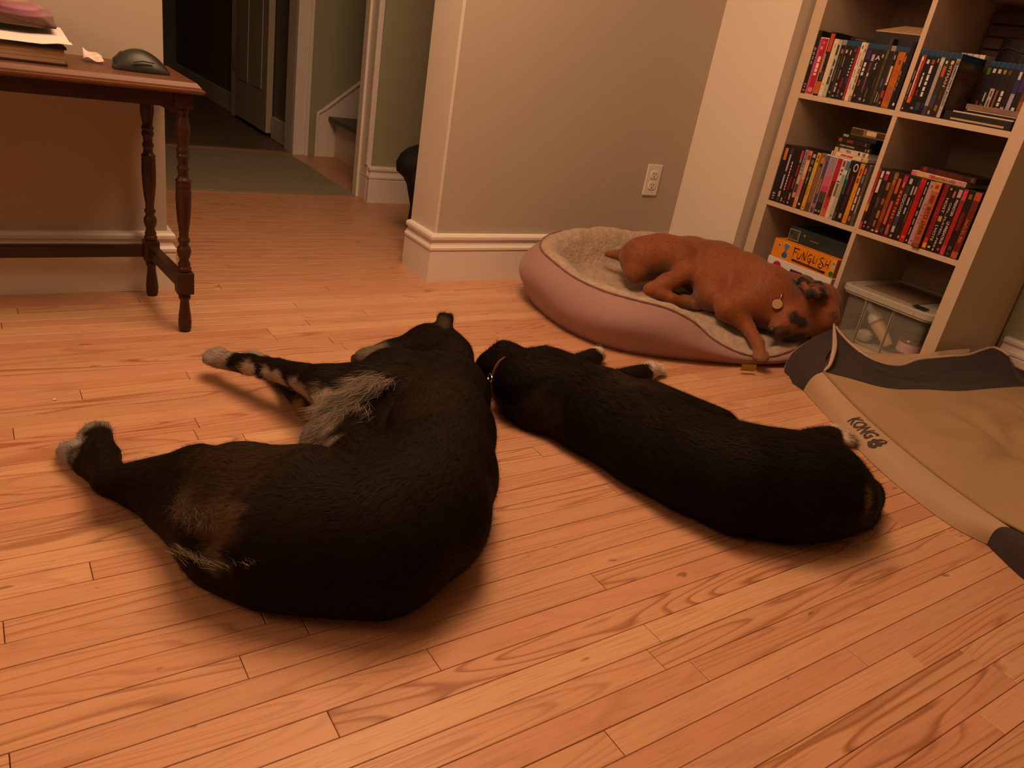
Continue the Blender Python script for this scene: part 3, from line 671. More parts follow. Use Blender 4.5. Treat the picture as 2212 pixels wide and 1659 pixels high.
# the last case of the row shows its cover sideways
s_ = MB(); wq = 1.2697 - 1.2579
s_.add([(0.006, -wq / 2 - 0.0002, 0.002), (0.133, -wq / 2 - 0.0002, 0.002), (0.133, -wq / 2 - 0.0002, 0.153), (0.006, -wq / 2 - 0.0002, 0.153)], [(0, 1, 2, 3)])
s_.build('cover_print', mat('brown_cover', (0.055, 0.028, 0.016), 0.25, 0.5, noise=(22, 0.7, (0.16, 0.085, 0.035))), last_ur)
s_ = MB()
for x0, z0, x1, z1 in ((0.02, 0.112, 0.09, 0.121), (0.025, 0.098, 0.07, 0.104)): s_.add([(x0, -wq / 2 - 0.0004, z0), (x1, -wq / 2 - 0.0004, z0), (x1, -wq / 2 - 0.0004, z1), (x0, -wq / 2 - 0.0004, z1)], [(0, 1, 2, 3)])
s_.build('cover_title', col_mat('#6a4a20'), last_ur)
# back row of the upper right cubby
ys = [1.245, 1.2315, 1.2165, 1.2015, 1.187, 1.173, 1.158, 1.143, 1.128, 1.113, 1.0985, 1.084, 1.0695]
UB = [
 ('black case with a green dot at its head, back row of the upper right cubby', 'blu', None, '#140f16', [(0.86, 0.98, '#4c7a1e', .1, .8), (0.2, 0.4, '#8c3824', .2, .7)], []),
 ('black case with a grey swoosh and white square, back row of the upper right cubby', 'blu', None, '#14151a', [(0.9, 0.97, '#d8d0c8', .2, .8), (0.0, 0.36, '#5c5c66', .1, .7), (0.4, 0.56, '#b8b8c0', .3, .6)], []),
 ('white case with grey words, back row of the upper right cubby', 'blu', None, '#1a1412', [(0.0, 0.64, '#c8b0aa', .05, .95), (0.9, 0.97, '#d8ccc8', .2, .8)] + bars('#6e5250', (0.5, 0.6), (0.28, 0.44), (0.12, 0.2), a=.35, b=.68), []),
 ('case with brown-gold lettering, back row of the upper right cubby', 'blu', None, '#1a120c', [(0.9, 0.97, '#b08a30', .2, .8), (0.05, 0.62, '#8c6426', .3, .7)], []),
 ('dark case with large white capitals, back row of the upper right cubby', 'blu', None, '#181210', [(0.9, 0.97, '#6c4a3c', .2, .8)] + bars(WH, (0.54, 0.62), (0.44, 0.52), (0.36, 0.42), (0.26, 0.33), (0.18, 0.24), a=.22, b=.78), []),
 ('dark case with a red and white label, back row of the upper right cubby', 'blu', None, '#1c1512', [(0.04, 0.12, '#b82a2a', .1, .9), (0.14, 0.36, '#c8a8a0', .15, .85)], []),
 ('violet case with a white spine panel, back row of the upper right cubby', 'blu', None, '#34305c', [(0.0, 0.6, '#b0a8bc', .1, .9), (0.84, 0.97, '#d8d8e0', .25, .75)], []),
 ('violet-topped case with a white pawn shape, back row of the upper right cubby', 'blu', None, '#14100f', [(0.64, 0.9, '#382c78'), (0.9, 0.97, '#d8d8e0', .25, .75), (0.05, 0.3, '#c8bcb0', .2, .7), (0.32, 0.38, '#e8e0d8', .2, .8)], []),
 ('brown-orange case, back row of the upper right cubby', 'blu', None, '#5a3414', [(0.3, 0.5, '#a05a26', .2, .8), (0.9, 0.97, '#d8d8d0', .25, .75)], []),
 ('pale case at the right end of the back row, upper right cubby', 'blu', None, '#c8b08a', [(0.3, 0.5, '#a08a60', .2, .8)], []),
]
for (lab, kd, bd, base, sg, tx), a, c in zip(UB, ys, ys[1:]): film_case(lab, a, c, 0.747, kd, bd, base, sg, tx, x=2.4225, group='film cases in the back row of the upper right cubby')
# --- middle left cubby
Y = [1.744, 1.7187, 1.7, 1.6886, 1.6734, 1.6579, 1.6434, 1.6281, 1.6103, 1.5947, 1.5749, 1.5582, 1.5303, 1.5111, 1.4973, 1.484, 1.4705, 1.4471, 1.4305, 1.4174, 1.4084]
ML = [
 ('black spine with an orange block near its head, first in the middle left cubby', 'dvd', None, K, [(0.74, 0.95, '#d07c20', .3, .8), (0.12, 0.15, '#b8a89c', .3, .7), (0.07, 0.10, '#a89488', .3, .7), (0.03, 0.05, '#8c7c74', .3, .7)], []),
 ('black spine with a tall lilac-white title, second in the middle left cubby', 'dvd', None, '#18141c', [(0.88, 0.96, '#4a4058', .2, .8), (0.1, 0.2, '#c09a98', .3, .8), (0.02, 0.1, '#2a3040', .1, .9)] + bars('#b8b0c0', (0.56, 0.86), (0.24, 0.5), a=.3, b=.66), []),
 ('narrow black spine with a column of pink-white capitals', 'dvd', None, '#1a1012', [(0.03, 0.1, '#b0a070', .3, .8)] + bars('#ecc8bc', (0.70, 0.745), (0.645, 0.685), (0.595, 0.63), (0.54, 0.58), (0.485, 0.525), (0.435, 0.47), (0.385, 0.42), (0.335, 0.37), (0.285, 0.32), (0.235, 0.27), a=.3, b=.72), []),
 ('black spine with dark red lettering, fourth in the middle left cubby', 'dvd', None, '#1c0f10', [(0.26, 0.5, '#7c1c14', .25, .75), (0.02, 0.06, '#a02020', .2, .7), (0.1, 0.13, '#5a1c1c', .3, .7)], []),
 ('black spine with a pink face at its head and red words', 'dvd', None, '#1b1210', [(0.84, 0.97, '#c8386a', .15, .75), (0.76, 0.84, '#a89858', .3, .7), (0.52, 0.72, '#a02c2c', .3, .7), (0.3, 0.48, '#a83030', .3, .7), (0.1, 0.22, '#b89060', .3, .7), (0.03, 0.06, '#c0b4ac', .3, .7)], []),
 ('lilac-grey spine with dark capitals down its upper half', 'dvd', None, '#a8a0ac', [(0.0, 0.16, '#20181a'), (0.16, 0.25, '#c0988c', .1, .9), (0.25, 0.4, '#4c3c34', .1, .9), (0.4, 0.56, '#b8a8a8'), (0.92, 0.98, '#787080', .2, .8)], [('DISTRICT 9', 0.74, 0.34, 'd', '#2e2a32', 0.5)]),
 ('salmon-pink and peach spine, seventh in the middle left cubby', 'dvd', None, '#d89a80', [(0.2, 0.5, '#d0706c'), (0.02, 0.12, '#d87c50'), (0.84, 0.92, '#8c2c2c', .1, .9), (0.92, 1, '#d87c48'), (0.6, 0.84, '#e0b48c')], []),
 ('black spine with a green handwritten title', 'dvd', None, '#15130f', [(0.9, 0.96, '#c0b8b0', .2, .8), (0.78, 0.86, '#7c6458', .2, .8), (0.06, 0.1, '#b8b8a8', .2, .7), (0.14, 0.44, '#4a4228', .4, .55), (0.66, 0.74, '#8a8c40', .2, .75), (0.58, 0.65, '#6a6848', .35, .6), (0.50, 0.57, '#7c8448', .3, .7), (0.45, 0.49, '#8a8c40', .35, .6)], []),
 ('yellow spine with a small black emblem at its head', 'dvd', None, '#d8a838', [(0.9, 0.96, '#3c2c10', .35, .65), (0.84, 0.88, '#8c6c20', .2, .8), (0.5, 0.62, '#c0a880', .1, .8), (0.25, 0.45, '#c8852c', .1, .6), (0.03, 0.07, '#9c6418', .3, .7)], []),
 ('tan-brown wide spine with an orange pear at its head', 'grey', None, '#8a6248', [(0.84, 0.94, '#c87c30', .25, .9), (0.78, 0.84, '#2a1a14', .3, .8), (0.0, 0.16, '#5c4634', .1, .9)], []),
 ('violet-blue spine with a cream edge and orange script', 'white', None, '#4a4470', [(0.0, 1.0, '#d8b48c', 0, .12), (0.1, 0.17, '#b86c6c', .2, .9), (0.9, 0.98, '#5c586c')] + bars('#c0744c', (0.34, 0.6), a=.4, b=.75), []),
 ('wide sunset-pink spine fading to a dark city at its foot', 'white', None, '#b45a78', [(0.8, 1.0, '#9c8c98'), (0.66, 0.8, '#b47c8c'), (0.5, 0.66, '#c86470'), (0.4, 0.5, '#c0406c'), (0.2, 0.4, '#4c4238'), (0.0, 0.22, '#241c18'), (0.05, 0.08, '#b8ac9c', .15, .4), (0.05, 0.08, '#b8ac9c', .6, .85)], []),
 ('crimson spine turning orange at its foot, middle left cubby', 'white', None, '#b01c34', [(0.0, 0.14, '#d0602c'), (0.14, 0.3, '#c02c30'), (0.34, 0.62, '#4c2014', .3, .9)], []),
 ('white spine with small black print, middle left cubby', 'white', None, '#dccabc', [(0.88, 0.98, '#7c3828', .2, .8), (0.38, 0.6, '#6c5c44', .3, .9), (0.62, 0.64, '#3c302c')] + bars('#4a3c34', (0.8, 0.84), (0.74, 0.77), a=.25, b=.75), []),
 ('sky-blue and lilac-white spine, middle left cubby', 'white', None, '#8ca4b8', [(0.84, 0.98, '#4c84ac'), (0.76, 0.84, '#d0d4d8'), (0.4, 0.6, '#a8a890'), (0.0, 0.38, '#b8acb4'), (0.03, 0.08, '#6c6478', .3, .7)], []),
 ('black-green spine with pale vertical print', 'dvd', None, '#14180f', [(0.45, 0.75, '#2c5c70', .4, .9), (0.02, 0.14, '#4c5420', .2, .8)] + bars('#8c9c70', (0.7, 0.88), a=.25, b=.6), []),
 ('wide black spine with a white ring and penguin-like emblem at its head', 'dvd', None, '#150d12', [(0.46, 0.78, '#5c1430', .35, .65), (0.2, 0.44, '#3c1014', .3, .6), (0.06, 0.14, '#b89850', .3, .7)], [('O', 0.90, 0.75, 'h', '#d8d0cc', 1.15)]),
 ('golden-yellow spine, third from the divider in the middle left cubby', 'dvd', None, '#d89420', [(0.8, 0.92, '#a83c1c', .2, .7), (0.68, 0.76, '#9c3418', .2, .7), (0.03, 0.12, '#b87818', .3, .7)], []),
 ('brown spine with grinning faces and white words', 'dvd', None, '#3a2824', [(0.84, 0.94, '#b86c50', .2, .8), (0.7, 0.82, '#6c7ca4', .2, .8), (0.06, 0.14, '#a87060', .2, .8)] + bars('#d8c8c0', (0.5, 0.62), (0.36, 0.48), (0.24, 0.34), a=.2, b=.7), []),
 ('narrow grey-green spine against the divider, middle left cubby', 'grey', None, '#5c5840', [(0.2, 0.5, '#a89c94', .2, .7), (0.86, 0.94, '#3c3c44', .2, .8)], []),
]
for (lab, kd, bd, base, sg, tx), a, c in zip(ML, Y, Y[1:]): film_case(lab, a, c, 0.392, kd, bd, base, sg, tx, group='film cases standing in the middle left cubby', h=0.1905)
# --- middle right cubby
Y = [1.3822, 1.3736, 1.3604, 1.3426, 1.3284, 1.3143, 1.2977, 1.2813, 1.2641, 1.2526, 1.2442, 1.2258, 1.215, 1.1962, 1.1726, 1.1561, 1.1417, 1.1291, 1.1139, 1.0999, 1.0813, 1.0612]
MR = [
 ('rose and yellow spine against the divider, middle right cubby', 'dvd', None, '#a8344a', [(0.82, 0.98, '#a03020'), (0.3, 0.42, '#d89830'), (0.12, 0.28, '#3a1a10'), (0.0, 0.12, '#c83c48'), (0.42, 0.6, '#b8485c')], []),
 ('black spine with a long white bar at its head, middle right cubby', 'dvd', None, K, [(0.86, 0.97, '#d8cabc', .2, .9), (0.62, 0.84, '#d8cabc', .2, .9), (0.1, 0.14, '#c0b8ac', .25, .75), (0.04, 0.07, '#b06c60', .3, .7)], []),
 ('dark plum spine with a hot-pink head, middle right cubby', 'dvd', None, '#2a1a1c', [(0.94, 0.98, '#d8c4c4', .2, .9), (0.84, 0.94, '#b8205c', .2, .9), (0.4, 0.56, '#5c4a58', .3, .7), (0.04, 0.08, '#8c8460', .3, .6)], []),
 ('spine patterned with small tan film frames, middle right cubby', 'dvd', None, '#2a1c10', [(0.7, 0.82, '#9c7038', .1, .8), (0.46, 0.56, '#8c5c34', .2, .9), (0.24, 0.36, '#a88038', .1, .8), (0.1, 0.2, '#8c7430', .1, .6), (0.02, 0.05, '#c0b8a8', .2, .8)], []),
 ('brown-orange spine with a figure at its head, middle right cubby', 'dvd', None, '#8a4a1c', [(0.9, 0.98, '#9c6c50'), (0.8, 0.88, '#b86c30', .2, .7), (0.2, 0.4, '#a0401c'), (0.08, 0.2, '#7c2c14'), (0.02, 0.05, '#c8b8b0', .2, .8), (0.0, 0.02, '#1a1010')], []),
 ('dark spine with bright orange panels, sixth in the middle right cubby', 'dvd', None, '#2a120e', [(0.68, 0.92, '#c86428', .2, .8), (0.3, 0.56, '#c05830', .2, .8), (0.18, 0.3, '#c86448', .2, .8), (0.04, 0.12, '#4c4044', .2, .8)], []),
 ('deep red spine with orange capitals and a pink foot', 'dvd', None, '#6c1c14', [(0.88, 0.98, '#b0344c', .1, .9), (0.8, 0.88, '#b88a80', .3, .7), (0.04, 0.12, '#b05a7c', .2, .8), (0.12, 0.2, '#c8602c', .2, .7)] + bars('#c86a34', (0.70, 0.75), (0.64, 0.68), (0.585, 0.62), (0.53, 0.57), (0.46, 0.48), (0.40, 0.44), (0.35, 0.38), (0.30, 0.33), a=.25, b=.75), []),
 ('black and slate spine with the white word of six round letters', 'dvd', None, '#1e1a1a', [(0.88, 0.96, '#c8c0b4', .3, .85), (0.6, 0.84, '#34303c', .1, .9), (0.2, 0.4, '#3c4458', .1, .9), (0.1, 0.2, '#c0b0a8', .2, .8), (0.02, 0.06, '#a8a498', .3, .7)], [('COCOON', 0.54, 0.34, 'd', WH, 0.5)]),
 ('narrow black spine with grey-white words, middle right cubby', 'dvd', None, '#1a1614', bars('#b8b4b0', (0.72, 0.86), (0.56, 0.68), (0.42, 0.52), a=.3, b=.75), []),
 ('narrow spine with a film still at its head, middle right cubby', 'dvd', None, '#22201a', [(0.86, 0.96, '#2c3c7c', .1, .9), (0.74, 0.86, '#b89478', .1, .9), (0.5, 0.64, '#4c4634', .2, .8), (0.3, 0.48, '#5c4c4c', .2, .8), (0.04, 0.08, '#c0b8ac', .2, .8)], []),
 ('bright scarlet spine in the middle right cubby', 'dvd', None, '#b81a18', [(0.66, 0.84, '#a01430'), (0.94, 1.0, '#c03030'), (0.06, 0.1, '#d86c3c', .3, .8)], []),
 ('black spine with small silver words and a round face', 'dvd', None, '#14110f', [(0.44, 0.52, '#9c948c', .25, .75), (0.93, 0.97, '#b8b0a8', .3, .7), (0.03, 0.06, '#c0b8b0', .3, .7)] + bars('#a09c94', (0.78, 0.9), (0.58, 0.74), (0.3, 0.4), (0.14, 0.26), a=.32, b=.68), []),
 ('lilac-white wide spine with pale capitals, left of the orange wide spine', 'dvd', None, '#b8949a', [(0.9, 0.94, '#8c6c70', .3, .7), (0.05, 0.07, '#5c4844', .35, .65)] + bars('#a07680', (0.62, 0.66), (0.56, 0.60), (0.51, 0.54), (0.45, 0.49), (0.39, 0.43), (0.34, 0.37), a=.3, b=.7), []),
 ('orange wide book-like spine with dark slanted letters reading upward', 'book', None, '#b06038', [(0.86, 1.0, '#d08848'), (0.9, 0.96, '#a8341c', .25, .75), (0.68, 0.8, '#8c2c30', .2, .7), (0.08, 0.16, '#a04c4c', .25, .75), (0.0, 0.06, '#8c4a30')], [('FIGHT CLUB', 0.42, 0.42, 'u', '#6c1c14', 0.5)]),
 ('dark red spine with a yellow flame at its foot', 'dvd', None, '#8c1c18', [(0.02, 0.1, '#e0a030', .2, .9), (0.1, 0.18, '#c04a1c', .2, .8), (0.5, 0.8, '#9c2430', .1, .8)], []),
 ('black spine with spaced white capitals broken by a golden face', 'dvd', None, '#1a1610', [(0.46, 0.54, '#c89a30', .1, .9), (0.94, 0.97, '#a8a490', .3, .7), (0.04, 0.07, '#d0c8bc', .2, .8)], [('HOST', 0.70, 0.22, 'd', '#d8d0b8', 0.55), ("L'HOTE", 0.28, 0.24, 'd', '#d8d0b8', 0.55)]),
 ('black spine with long white capitals and a flame at its head', 'dvd', None, '#1b160e', [(0.84, 0.94, '#c86a20', .2, .7), (0.02, 0.05, '#c0b8ac', .3, .7)], [('GIRL_PLAYED_FIRE', 0.42, 0.68, 'd', '#cfc8b4', 0.52)]),
 ('black spine with white condensed words in two blocks and a lilac square', 'dvd', None, '#1a100e', [(0.86, 0.98, '#b8a4b0', .1, .9), (0.04, 0.08, '#a05c28', .3, .8)], [('PREDATORS', 0.70, 0.24, 'd', WH, 0.5), ('LE PREDATEUR', 0.32, 0.34, 'd', WH, 0.5)]),
 ('bright red spine with a pink head, third from the right in the middle right cubby', 'dvd', None, '#a82420', [(0.82, 0.98, '#c84c5c', .05, .95), (0.78, 0.84, '#7c3028', .2, .8), (0.0, 0.14, '#c83c4c')], []),
 ('black spine with a gold coin at its head and dark red figure', 'dvd', None, '#160f0e', [(0.88, 0.95, '#8c6c20', .25, .75), (0.4, 0.68, '#6c1a18', .15, .75), (0.1, 0.16, '#5c4c44', .2, .8), (0.02, 0.06, '#4c4438', .2, .8)], []),
 ('reddish-brown spine with salmon ends at the right end of the middle right cubby', 'dvd', None, '#5c1c10', [(0.88, 1.0, '#b85040'), (0.0, 0.1, '#b0583c'), (0.24, 0.34, '#a84c34', .2, .7)], [('THE MUMMY', 0.48, 0.24, 'u', '#c87c48', 0.5)]),
]
for i, ((lab, kd, bd, base, sg, tx), a, c) in enumerate(zip(MR, Y, Y[1:])):
    film_case(lab, a, c, 0.392, kd, bd, base, sg, tx, x=(2.281 if i == 13 else 2.2925), group='film cases standing in the middle right cubby', h=0.1905)

# --- flat stacks
def flat_case(lab, yl, yr, z, th, x=2.30, depth=0.135, body='black_plastic', base=K, segs=(), txt=(), rz=0.0, group=None, cat='film case', name='film_case'):
    L_ = yl - yr
    m_ = MB(); m_.box((0, -L_ / 2, 0), (depth, L_ / 2, th - 0.0004), 0.0015)
    o = m_.build(name, PLASTIC[body]); o.location = (x, (yl + yr) / 2, z + 0.0002); o.rotation_euler = (0, 0, rz); tag(o, lab, cat, group)
    s = MB(); mats = [col_mat(base)]
    def quad(a, b_, lo, hi, mi, dx): s.add([(dx, L_ / 2 - L_ * a, th * lo), (dx, L_ / 2 - L_ * b_, th * lo), (dx, L_ / 2 - L_ * b_, th * hi), (dx, L_ / 2 - L_ * a, th * hi)], [(0, 1, 2, 3)], mi)
    quad(0.01, 0.99, 0.08, 0.9, 0, -0.0002)
    for i, sg in enumerate(segs):
        c = col_mat(sg[2])
        if c not in mats: mats.append(c)
        lo, hi = (sg[3], sg[4]) if len(sg) > 3 else (0.08, 0.9)
        quad(sg[0], sg[1], lo, hi, mats.index(c), -0.0002 - 0.00006 * (i + 1))
    s.build('sleeve', mats, o)
    for t, tc, ln, c, hf in txt:
        words('lettering', t, col_mat(c), (-0.0012, L_ / 2 - L_ * tc, th * 0.48), (0, -1, 0), (0, 0, 1), w=L_ * ln, h=th * hf, parent=o, bold=0.01)
    return o
GS = 'cases lying flat on the row in the middle left cubby'
z = 0.5832
flat_case('white case with red words, lowest of the flat stack in the middle left cubby', 1.566, 1.434, z, 0.0135, 2.300, body='white_plastic', base='#e0cdb0', segs=[(0.04, 0.07, '#c04848'), (0.09, 0.12, '#c06858'), (0.82, 0.89, '#c08888'), (0.27, 0.42, '#c83c34', .3, .7), (0.44, 0.60, '#c83c34', .28, .72), (0.9, 0.99, '#c8b060')], txt=(), rz=0.02, group=GS)
flat_case('white case with grey capitals, second from the bottom of the flat stack', 1.563, 1.440, z + 0.0135, 0.0150, 2.304, body='white_plastic', base='#d8c6b4', segs=[(0.1, 0.16, '#7c6464'), (0.01, 0.1, '#c8b48c'), (0.86, 0.93, '#8c8058', .1, .9), (0.36, 0.41, '#7c6c60', .25, .75), (0.425, 0.455, '#7c6c60', .25, .75), (0.47, 0.5, '#7c6c60', .25, .75), (0.72, 0.77, '#2a2020', .2, .8)], txt=(), rz=-0.02, group=GS)
flat_case('black case with small grey words, third in the flat stack of the middle left cubby', 1.562, 1.437, z + 0.0285, 0.0145, 2.303, base='#171310', segs=[(0.85, 0.87, '#b8b0a0', .2, .8), (0.92, 0.95, '#b8b0a0', .2, .8), (0.12, 0.28, '#8c8878', .3, .65), (0.30, 0.54, '#8c8878', .3, .65)], txt=(), rz=0.03, group=GS)
flat_case('dark case with a red square, fourth in the flat stack of the middle left cubby', 1.563, 1.443, z + 0.043, 0.0150, 2.302, base='#200f0c', segs=[(0.05, 0.15, '#a83c2c', .15, .85), (0.3, 0.5, '#7c3418', .2, .8), (0.86, 0.9, '#6c6460', .2, .8)], rz=-0.03, group=GS)
flat_case('black ridged case, fifth in the flat stack of the middle left cubby', 1.556, 1.436, z + 0.058, 0.0140, 2.312, body='black_plastic', base='#1c1712', segs=[(0.05, 0.2, '#a89880', .3, .8)], rz=0.04, group=GS)
o = flat_case('clear brownish case with a pale disc label on top of the flat stack', 1.532, 1.412, z + 0.072, 0.022, 2.318, body='clear_plastic', base='#3a2c14', segs=[(0.35, 0.72, '#8c7040', .1, .9), (0.45, 0.72, '#d8c09c', .3, .85)], rz=0.05, group=GS)
z = 0.5832
flat_case('cream and pink case with brown capitals lying on the row in the middle right cubby', 1.283, 1.120, z, 0.0150, 2.300, base='#d8a07c', body='white_plastic', segs=[(0.0, 0.1, '#d0787c'), (0.1, 0.6, '#dca878'), (0.34, 0.44, '#cc6c58', .15, .85), (0.75, 0.99, '#c88c88')], txt=[('LE GARDON A DEUX', 0.60, 0.44, '#8c3c30', 0.45)], rz=0.03, group='cases lying flat on the row in the middle right cubby')
flat_case('dark red case on top of the cream and pink one in the middle right cubby', 1.268, 1.098, z + 0.0150, 0.0160, 2.306, base='#3a1412', segs=[(0.06, 0.12, '#8c2c40', .2, .9), (0.3, 0.75, '#4c1814'), (0.93, 0.96, '#6c6454', .2, .8)], txt=(), rz=-0.04, group='cases lying flat on the row in the middle right cubby')
# black box with a pale lid lying tilted on the upper left row
bx = thing('box', 'black box with a pale tan lid resting on the upper left row', 'box', (2.318, 1.487, 0.9195), 0.0)
B((0, -0.072, 0), (0.12, 0.072, 0.034), 0.002).build('box_base', mat('matte_black_card', (0.012, 0.010, 0.010), 0.6), bx)
lid = MB(); lid.add([(-0.002, -0.074, 0.0345), (-0.002, 0.074, 0.0345), (0.10, 0.050, 0.062), (0.10, -0.040, 0.062), (-0.002, -0.074, 0.0375), (-0.002, 0.074, 0.0375), (0.10, 0.050, 0.065), (0.10, -0.040, 0.065)], [(3, 2, 1, 0), (4, 5, 6, 7), (0, 1, 5, 4), (1, 2, 6, 5), (2, 3, 7, 6), (3, 0, 4, 7)])
lid.build('lid', mat('tan_card', (0.42, 0.27, 0.15), 0.6), bx)
flat_case('dark case lying flat behind the box on the upper left row', 1.655, 1.560, 0.9195, 0.014, 2.34, base='#1a1412', segs=[(0.2, 0.6, '#4a3424', .3, .7)])
# four cream card boxes standing behind the upper right row
for i in range(4):
    a = 1.343 - 0.0185 * i
    o = B((0, -0.0085, 0), (0.06, 0.0085, 0.184), 0.001).build('card_box', mat('cream_card_%d' % i, [(0.42, 0.34, 0.24), (0.52, 0.43, 0.32), (0.62, 0.53, 0.42), (0.70, 0.60, 0.50)][i], 0.55))
    o.location = (2.4335, a - 0.0092, 0.7472); o['category'] = 'box'
    o['label'] = ['cream card box with a dark mark, leftmost of four behind the upper right row', 'tan-cream card box, second of the four peeping over the upper right row', 'pale cream card box, third of the four peeping over the upper right row', 'brightest cream card box, last of the four peeping over the upper right row'][i]
    o['group'] = 'cream card boxes behind the upper right row'
    if i == 0:
        q = MB(); q.lathe([(0.004, 0), (0.004, 0.0004)], (0, 0, 0), 10, xf=Matrix.Translation((-0.0001, 0, 0.176)) @ Matrix.Rotation(-math.pi / 2, 4, 'Y')); q.build('mark', col_mat('#5c4630'), o)
# flat stack at the front of the upper right cubby
def slab(lab, name, lo, hi, m, cat, rz=0.0, bev=0.001):
    c = ((lo[0] + hi[0]) / 2, (lo[1] + hi[1]) / 2)
    o = B((lo[0] - c[0], lo[1] - c[1], 0), (hi[0] - c[0], hi[1] - c[1], hi[2] - lo[2] - 0.0004), bev).build(name, m); o.location = (c[0], c[1], lo[2] + 0.0002); o.rotation_euler = (0, 0, rz); return tag(o, lab, cat)
o = slab('black flat case with a gold edge strip, lowest in the upper right stack', 'disc_case', (2.297, 1.064, 0.747), (2.418, 1.252, 0.771), PLASTIC['black_plastic'], 'case')
q = MB(); q.box((-0.0615, -0.078, 0.004), (-0.0602, 0.072, 0.009)); q.build('edge_strip', mat('gold_strip', (0.45, 0.33, 0.18), 0.4), o)
slab('cream booklet lying on the black flat case, upper right cubby', 'booklet', (2.300, 1.066, 0.771), (2.412, 1.232, 0.775), mat('cream_paper', (0.62, 0.54, 0.38), 0.7), 'booklet', 0.03)
slab('thin dark case between two booklets, upper right cubby', 'disc_case', (2.304, 1.060, 0.7755), (2.412, 1.205, 0.7805), PLASTIC['black_plastic'], 'case', -0.02)
slab('thin pale booklet under the brown wooden strip, upper right cubby', 'booklet', (2.302, 1.062, 0.7805), (2.41, 1.196, 0.783), mat('cream_paper', (0, 0, 0)), 'booklet', 0.01)
slab('worn brown wooden strip on top of the stack, upper right cubby', 'wood_strip', (2.306, 1.058, 0.7832), (2.40, 1.205, 0.798), mat('worn_wood', (0.16, 0.10, 0.075), 0.6, noise=(12, 0.7, (0.30, 0.19, 0.13)), stretch=(1, 1, 6)), 'wood', 0.02, 0.002)
# dark woven basket at the back of the upper right cubby with a black wallet hooked on it
bs = thing('basket', 'dark brown slatted basket at the back of the upper right cubby', 'basket', (2.592, 1.2185, 0.747), 0)
M_bask = mat('dark_wicker', (0.060, 0.030, 0.014), 0.6, 0.3, noise=(30, 0.6, (0.11, 0.055, 0.024)), stretch=(1, 1, 5))
for i in range(9):
    z0 = 0.004 + 0.035 * i
    B((-0.005 + 0.003 * (i % 2), -0.155, z0), (0.004, 0.155, z0 + 0.0305), 0.003).build('slat', M_bask, bs)
    B((0.004, 0.150, z0), (0.066, 0.155, z0 + 0.0305), 0.002).build('slat', M_bask, bs)
    B((0.004, -0.155, z0), (0.066, -0.150, z0 + 0.0305), 0.002).build('slat', M_bask, bs)
B((0.0045, -0.149, 0.002), (0.066, 0.149, 0.31)).build('lining', mat('basket_lining', (0.02, 0.012, 0.008), 0.9), bs)
wl = thing('pouch', 'black pouch with a bright metal clip standing in the upper right cubby', 'pouch', (2.563, 1.215, 0.747))
m_ = MB(); rings = []
for i in range(9):
    t = i / 8; rings.append([((0.012 + 0.004 * math.sin(math.pi * t)) * math.cos(a), (0.086) * max(-1, min(1, 1.3 * math.sin(a))), 0.245 * t) for a in [2 * math.pi * k / 24 for k in range(24)]])
m_.loft(rings); m_.build('pouch_body', mat('black_leather', (0.012, 0.009, 0.012), 0.4, bump=(90, 0.4, 0.002)), wl, smooth=True)
m_ = MB(); m_.tube([(-0.0165, 0.074 - 0.085 * k / 14, 0.214 + 0.004 * math.sin(k / 14 * 6.6)) for k in range(15)], 0.0022, 8); m_.build('clip', mat('bright_metal', (0.8, 0.75, 0.68), 0.2, metal=1.0), wl, smooth=True)

# --- bottom left cubby: game boxes
bxg = thing('game_box', 'dark green-black game box with a framed picture, on top of the bottom left stack', 'box', (2.332, 1.528, 0.2785), 0.0)
B((0, -0.125, 0), (0.26, 0.122, 0.05), 0.0015).build('box_body', mat('dark_green_card', (0.012, 0.020, 0.018), 0.45, noise=(9, 0.6, (0.02, 0.045, 0.055))), bxg)
m_ = MB(); m_.box((-0.001, 0.079, 0.004), (-0.0003, 0.121, 0.040)); m_.build('picture_frame_print', mat('pale_line', (0.40, 0.38, 0.33), 0.6), bxg)
m_ = MB(); m_.box((-0.0016, 0.081, 0.006), (-0.0008, 0.119, 0.038)); m_.build('picture_print', mat('dark_picture', (0.015, 0.018, 0.012), 0.4, noise=(45, 0.7, (0.10, 0.10, 0.07))), bxg)
m_ = MB(); m_.box((-0.0008, 0.0, 0.020), (-0.0003, 0.035, 0.0225)); m_.box((-0.0008, 0.055, 0.026), (-0.0003, 0.062, 0.034)); m_.build('gold_print', mat('dull_gold', (0.26, 0.20, 0.08), 0.5), bxg)
gb = thing('game_box', 'orange word-game box with jagged black lettering and a blue hourglass', 'box', (2.300, 1.5465, 0.2145), 0.0)
Hb, Lb = 0.063, 0.2575
B((0, -Lb / 2, 0), (0.265, Lb / 2, Hb), 0.0015).build('box_body', mat('orange_card', lin('#e08a1c'), 0.4), gb)
def onf(y, z, dx=-0.0006): return (dx, Lb / 2 - Lb * y, Hb * z)
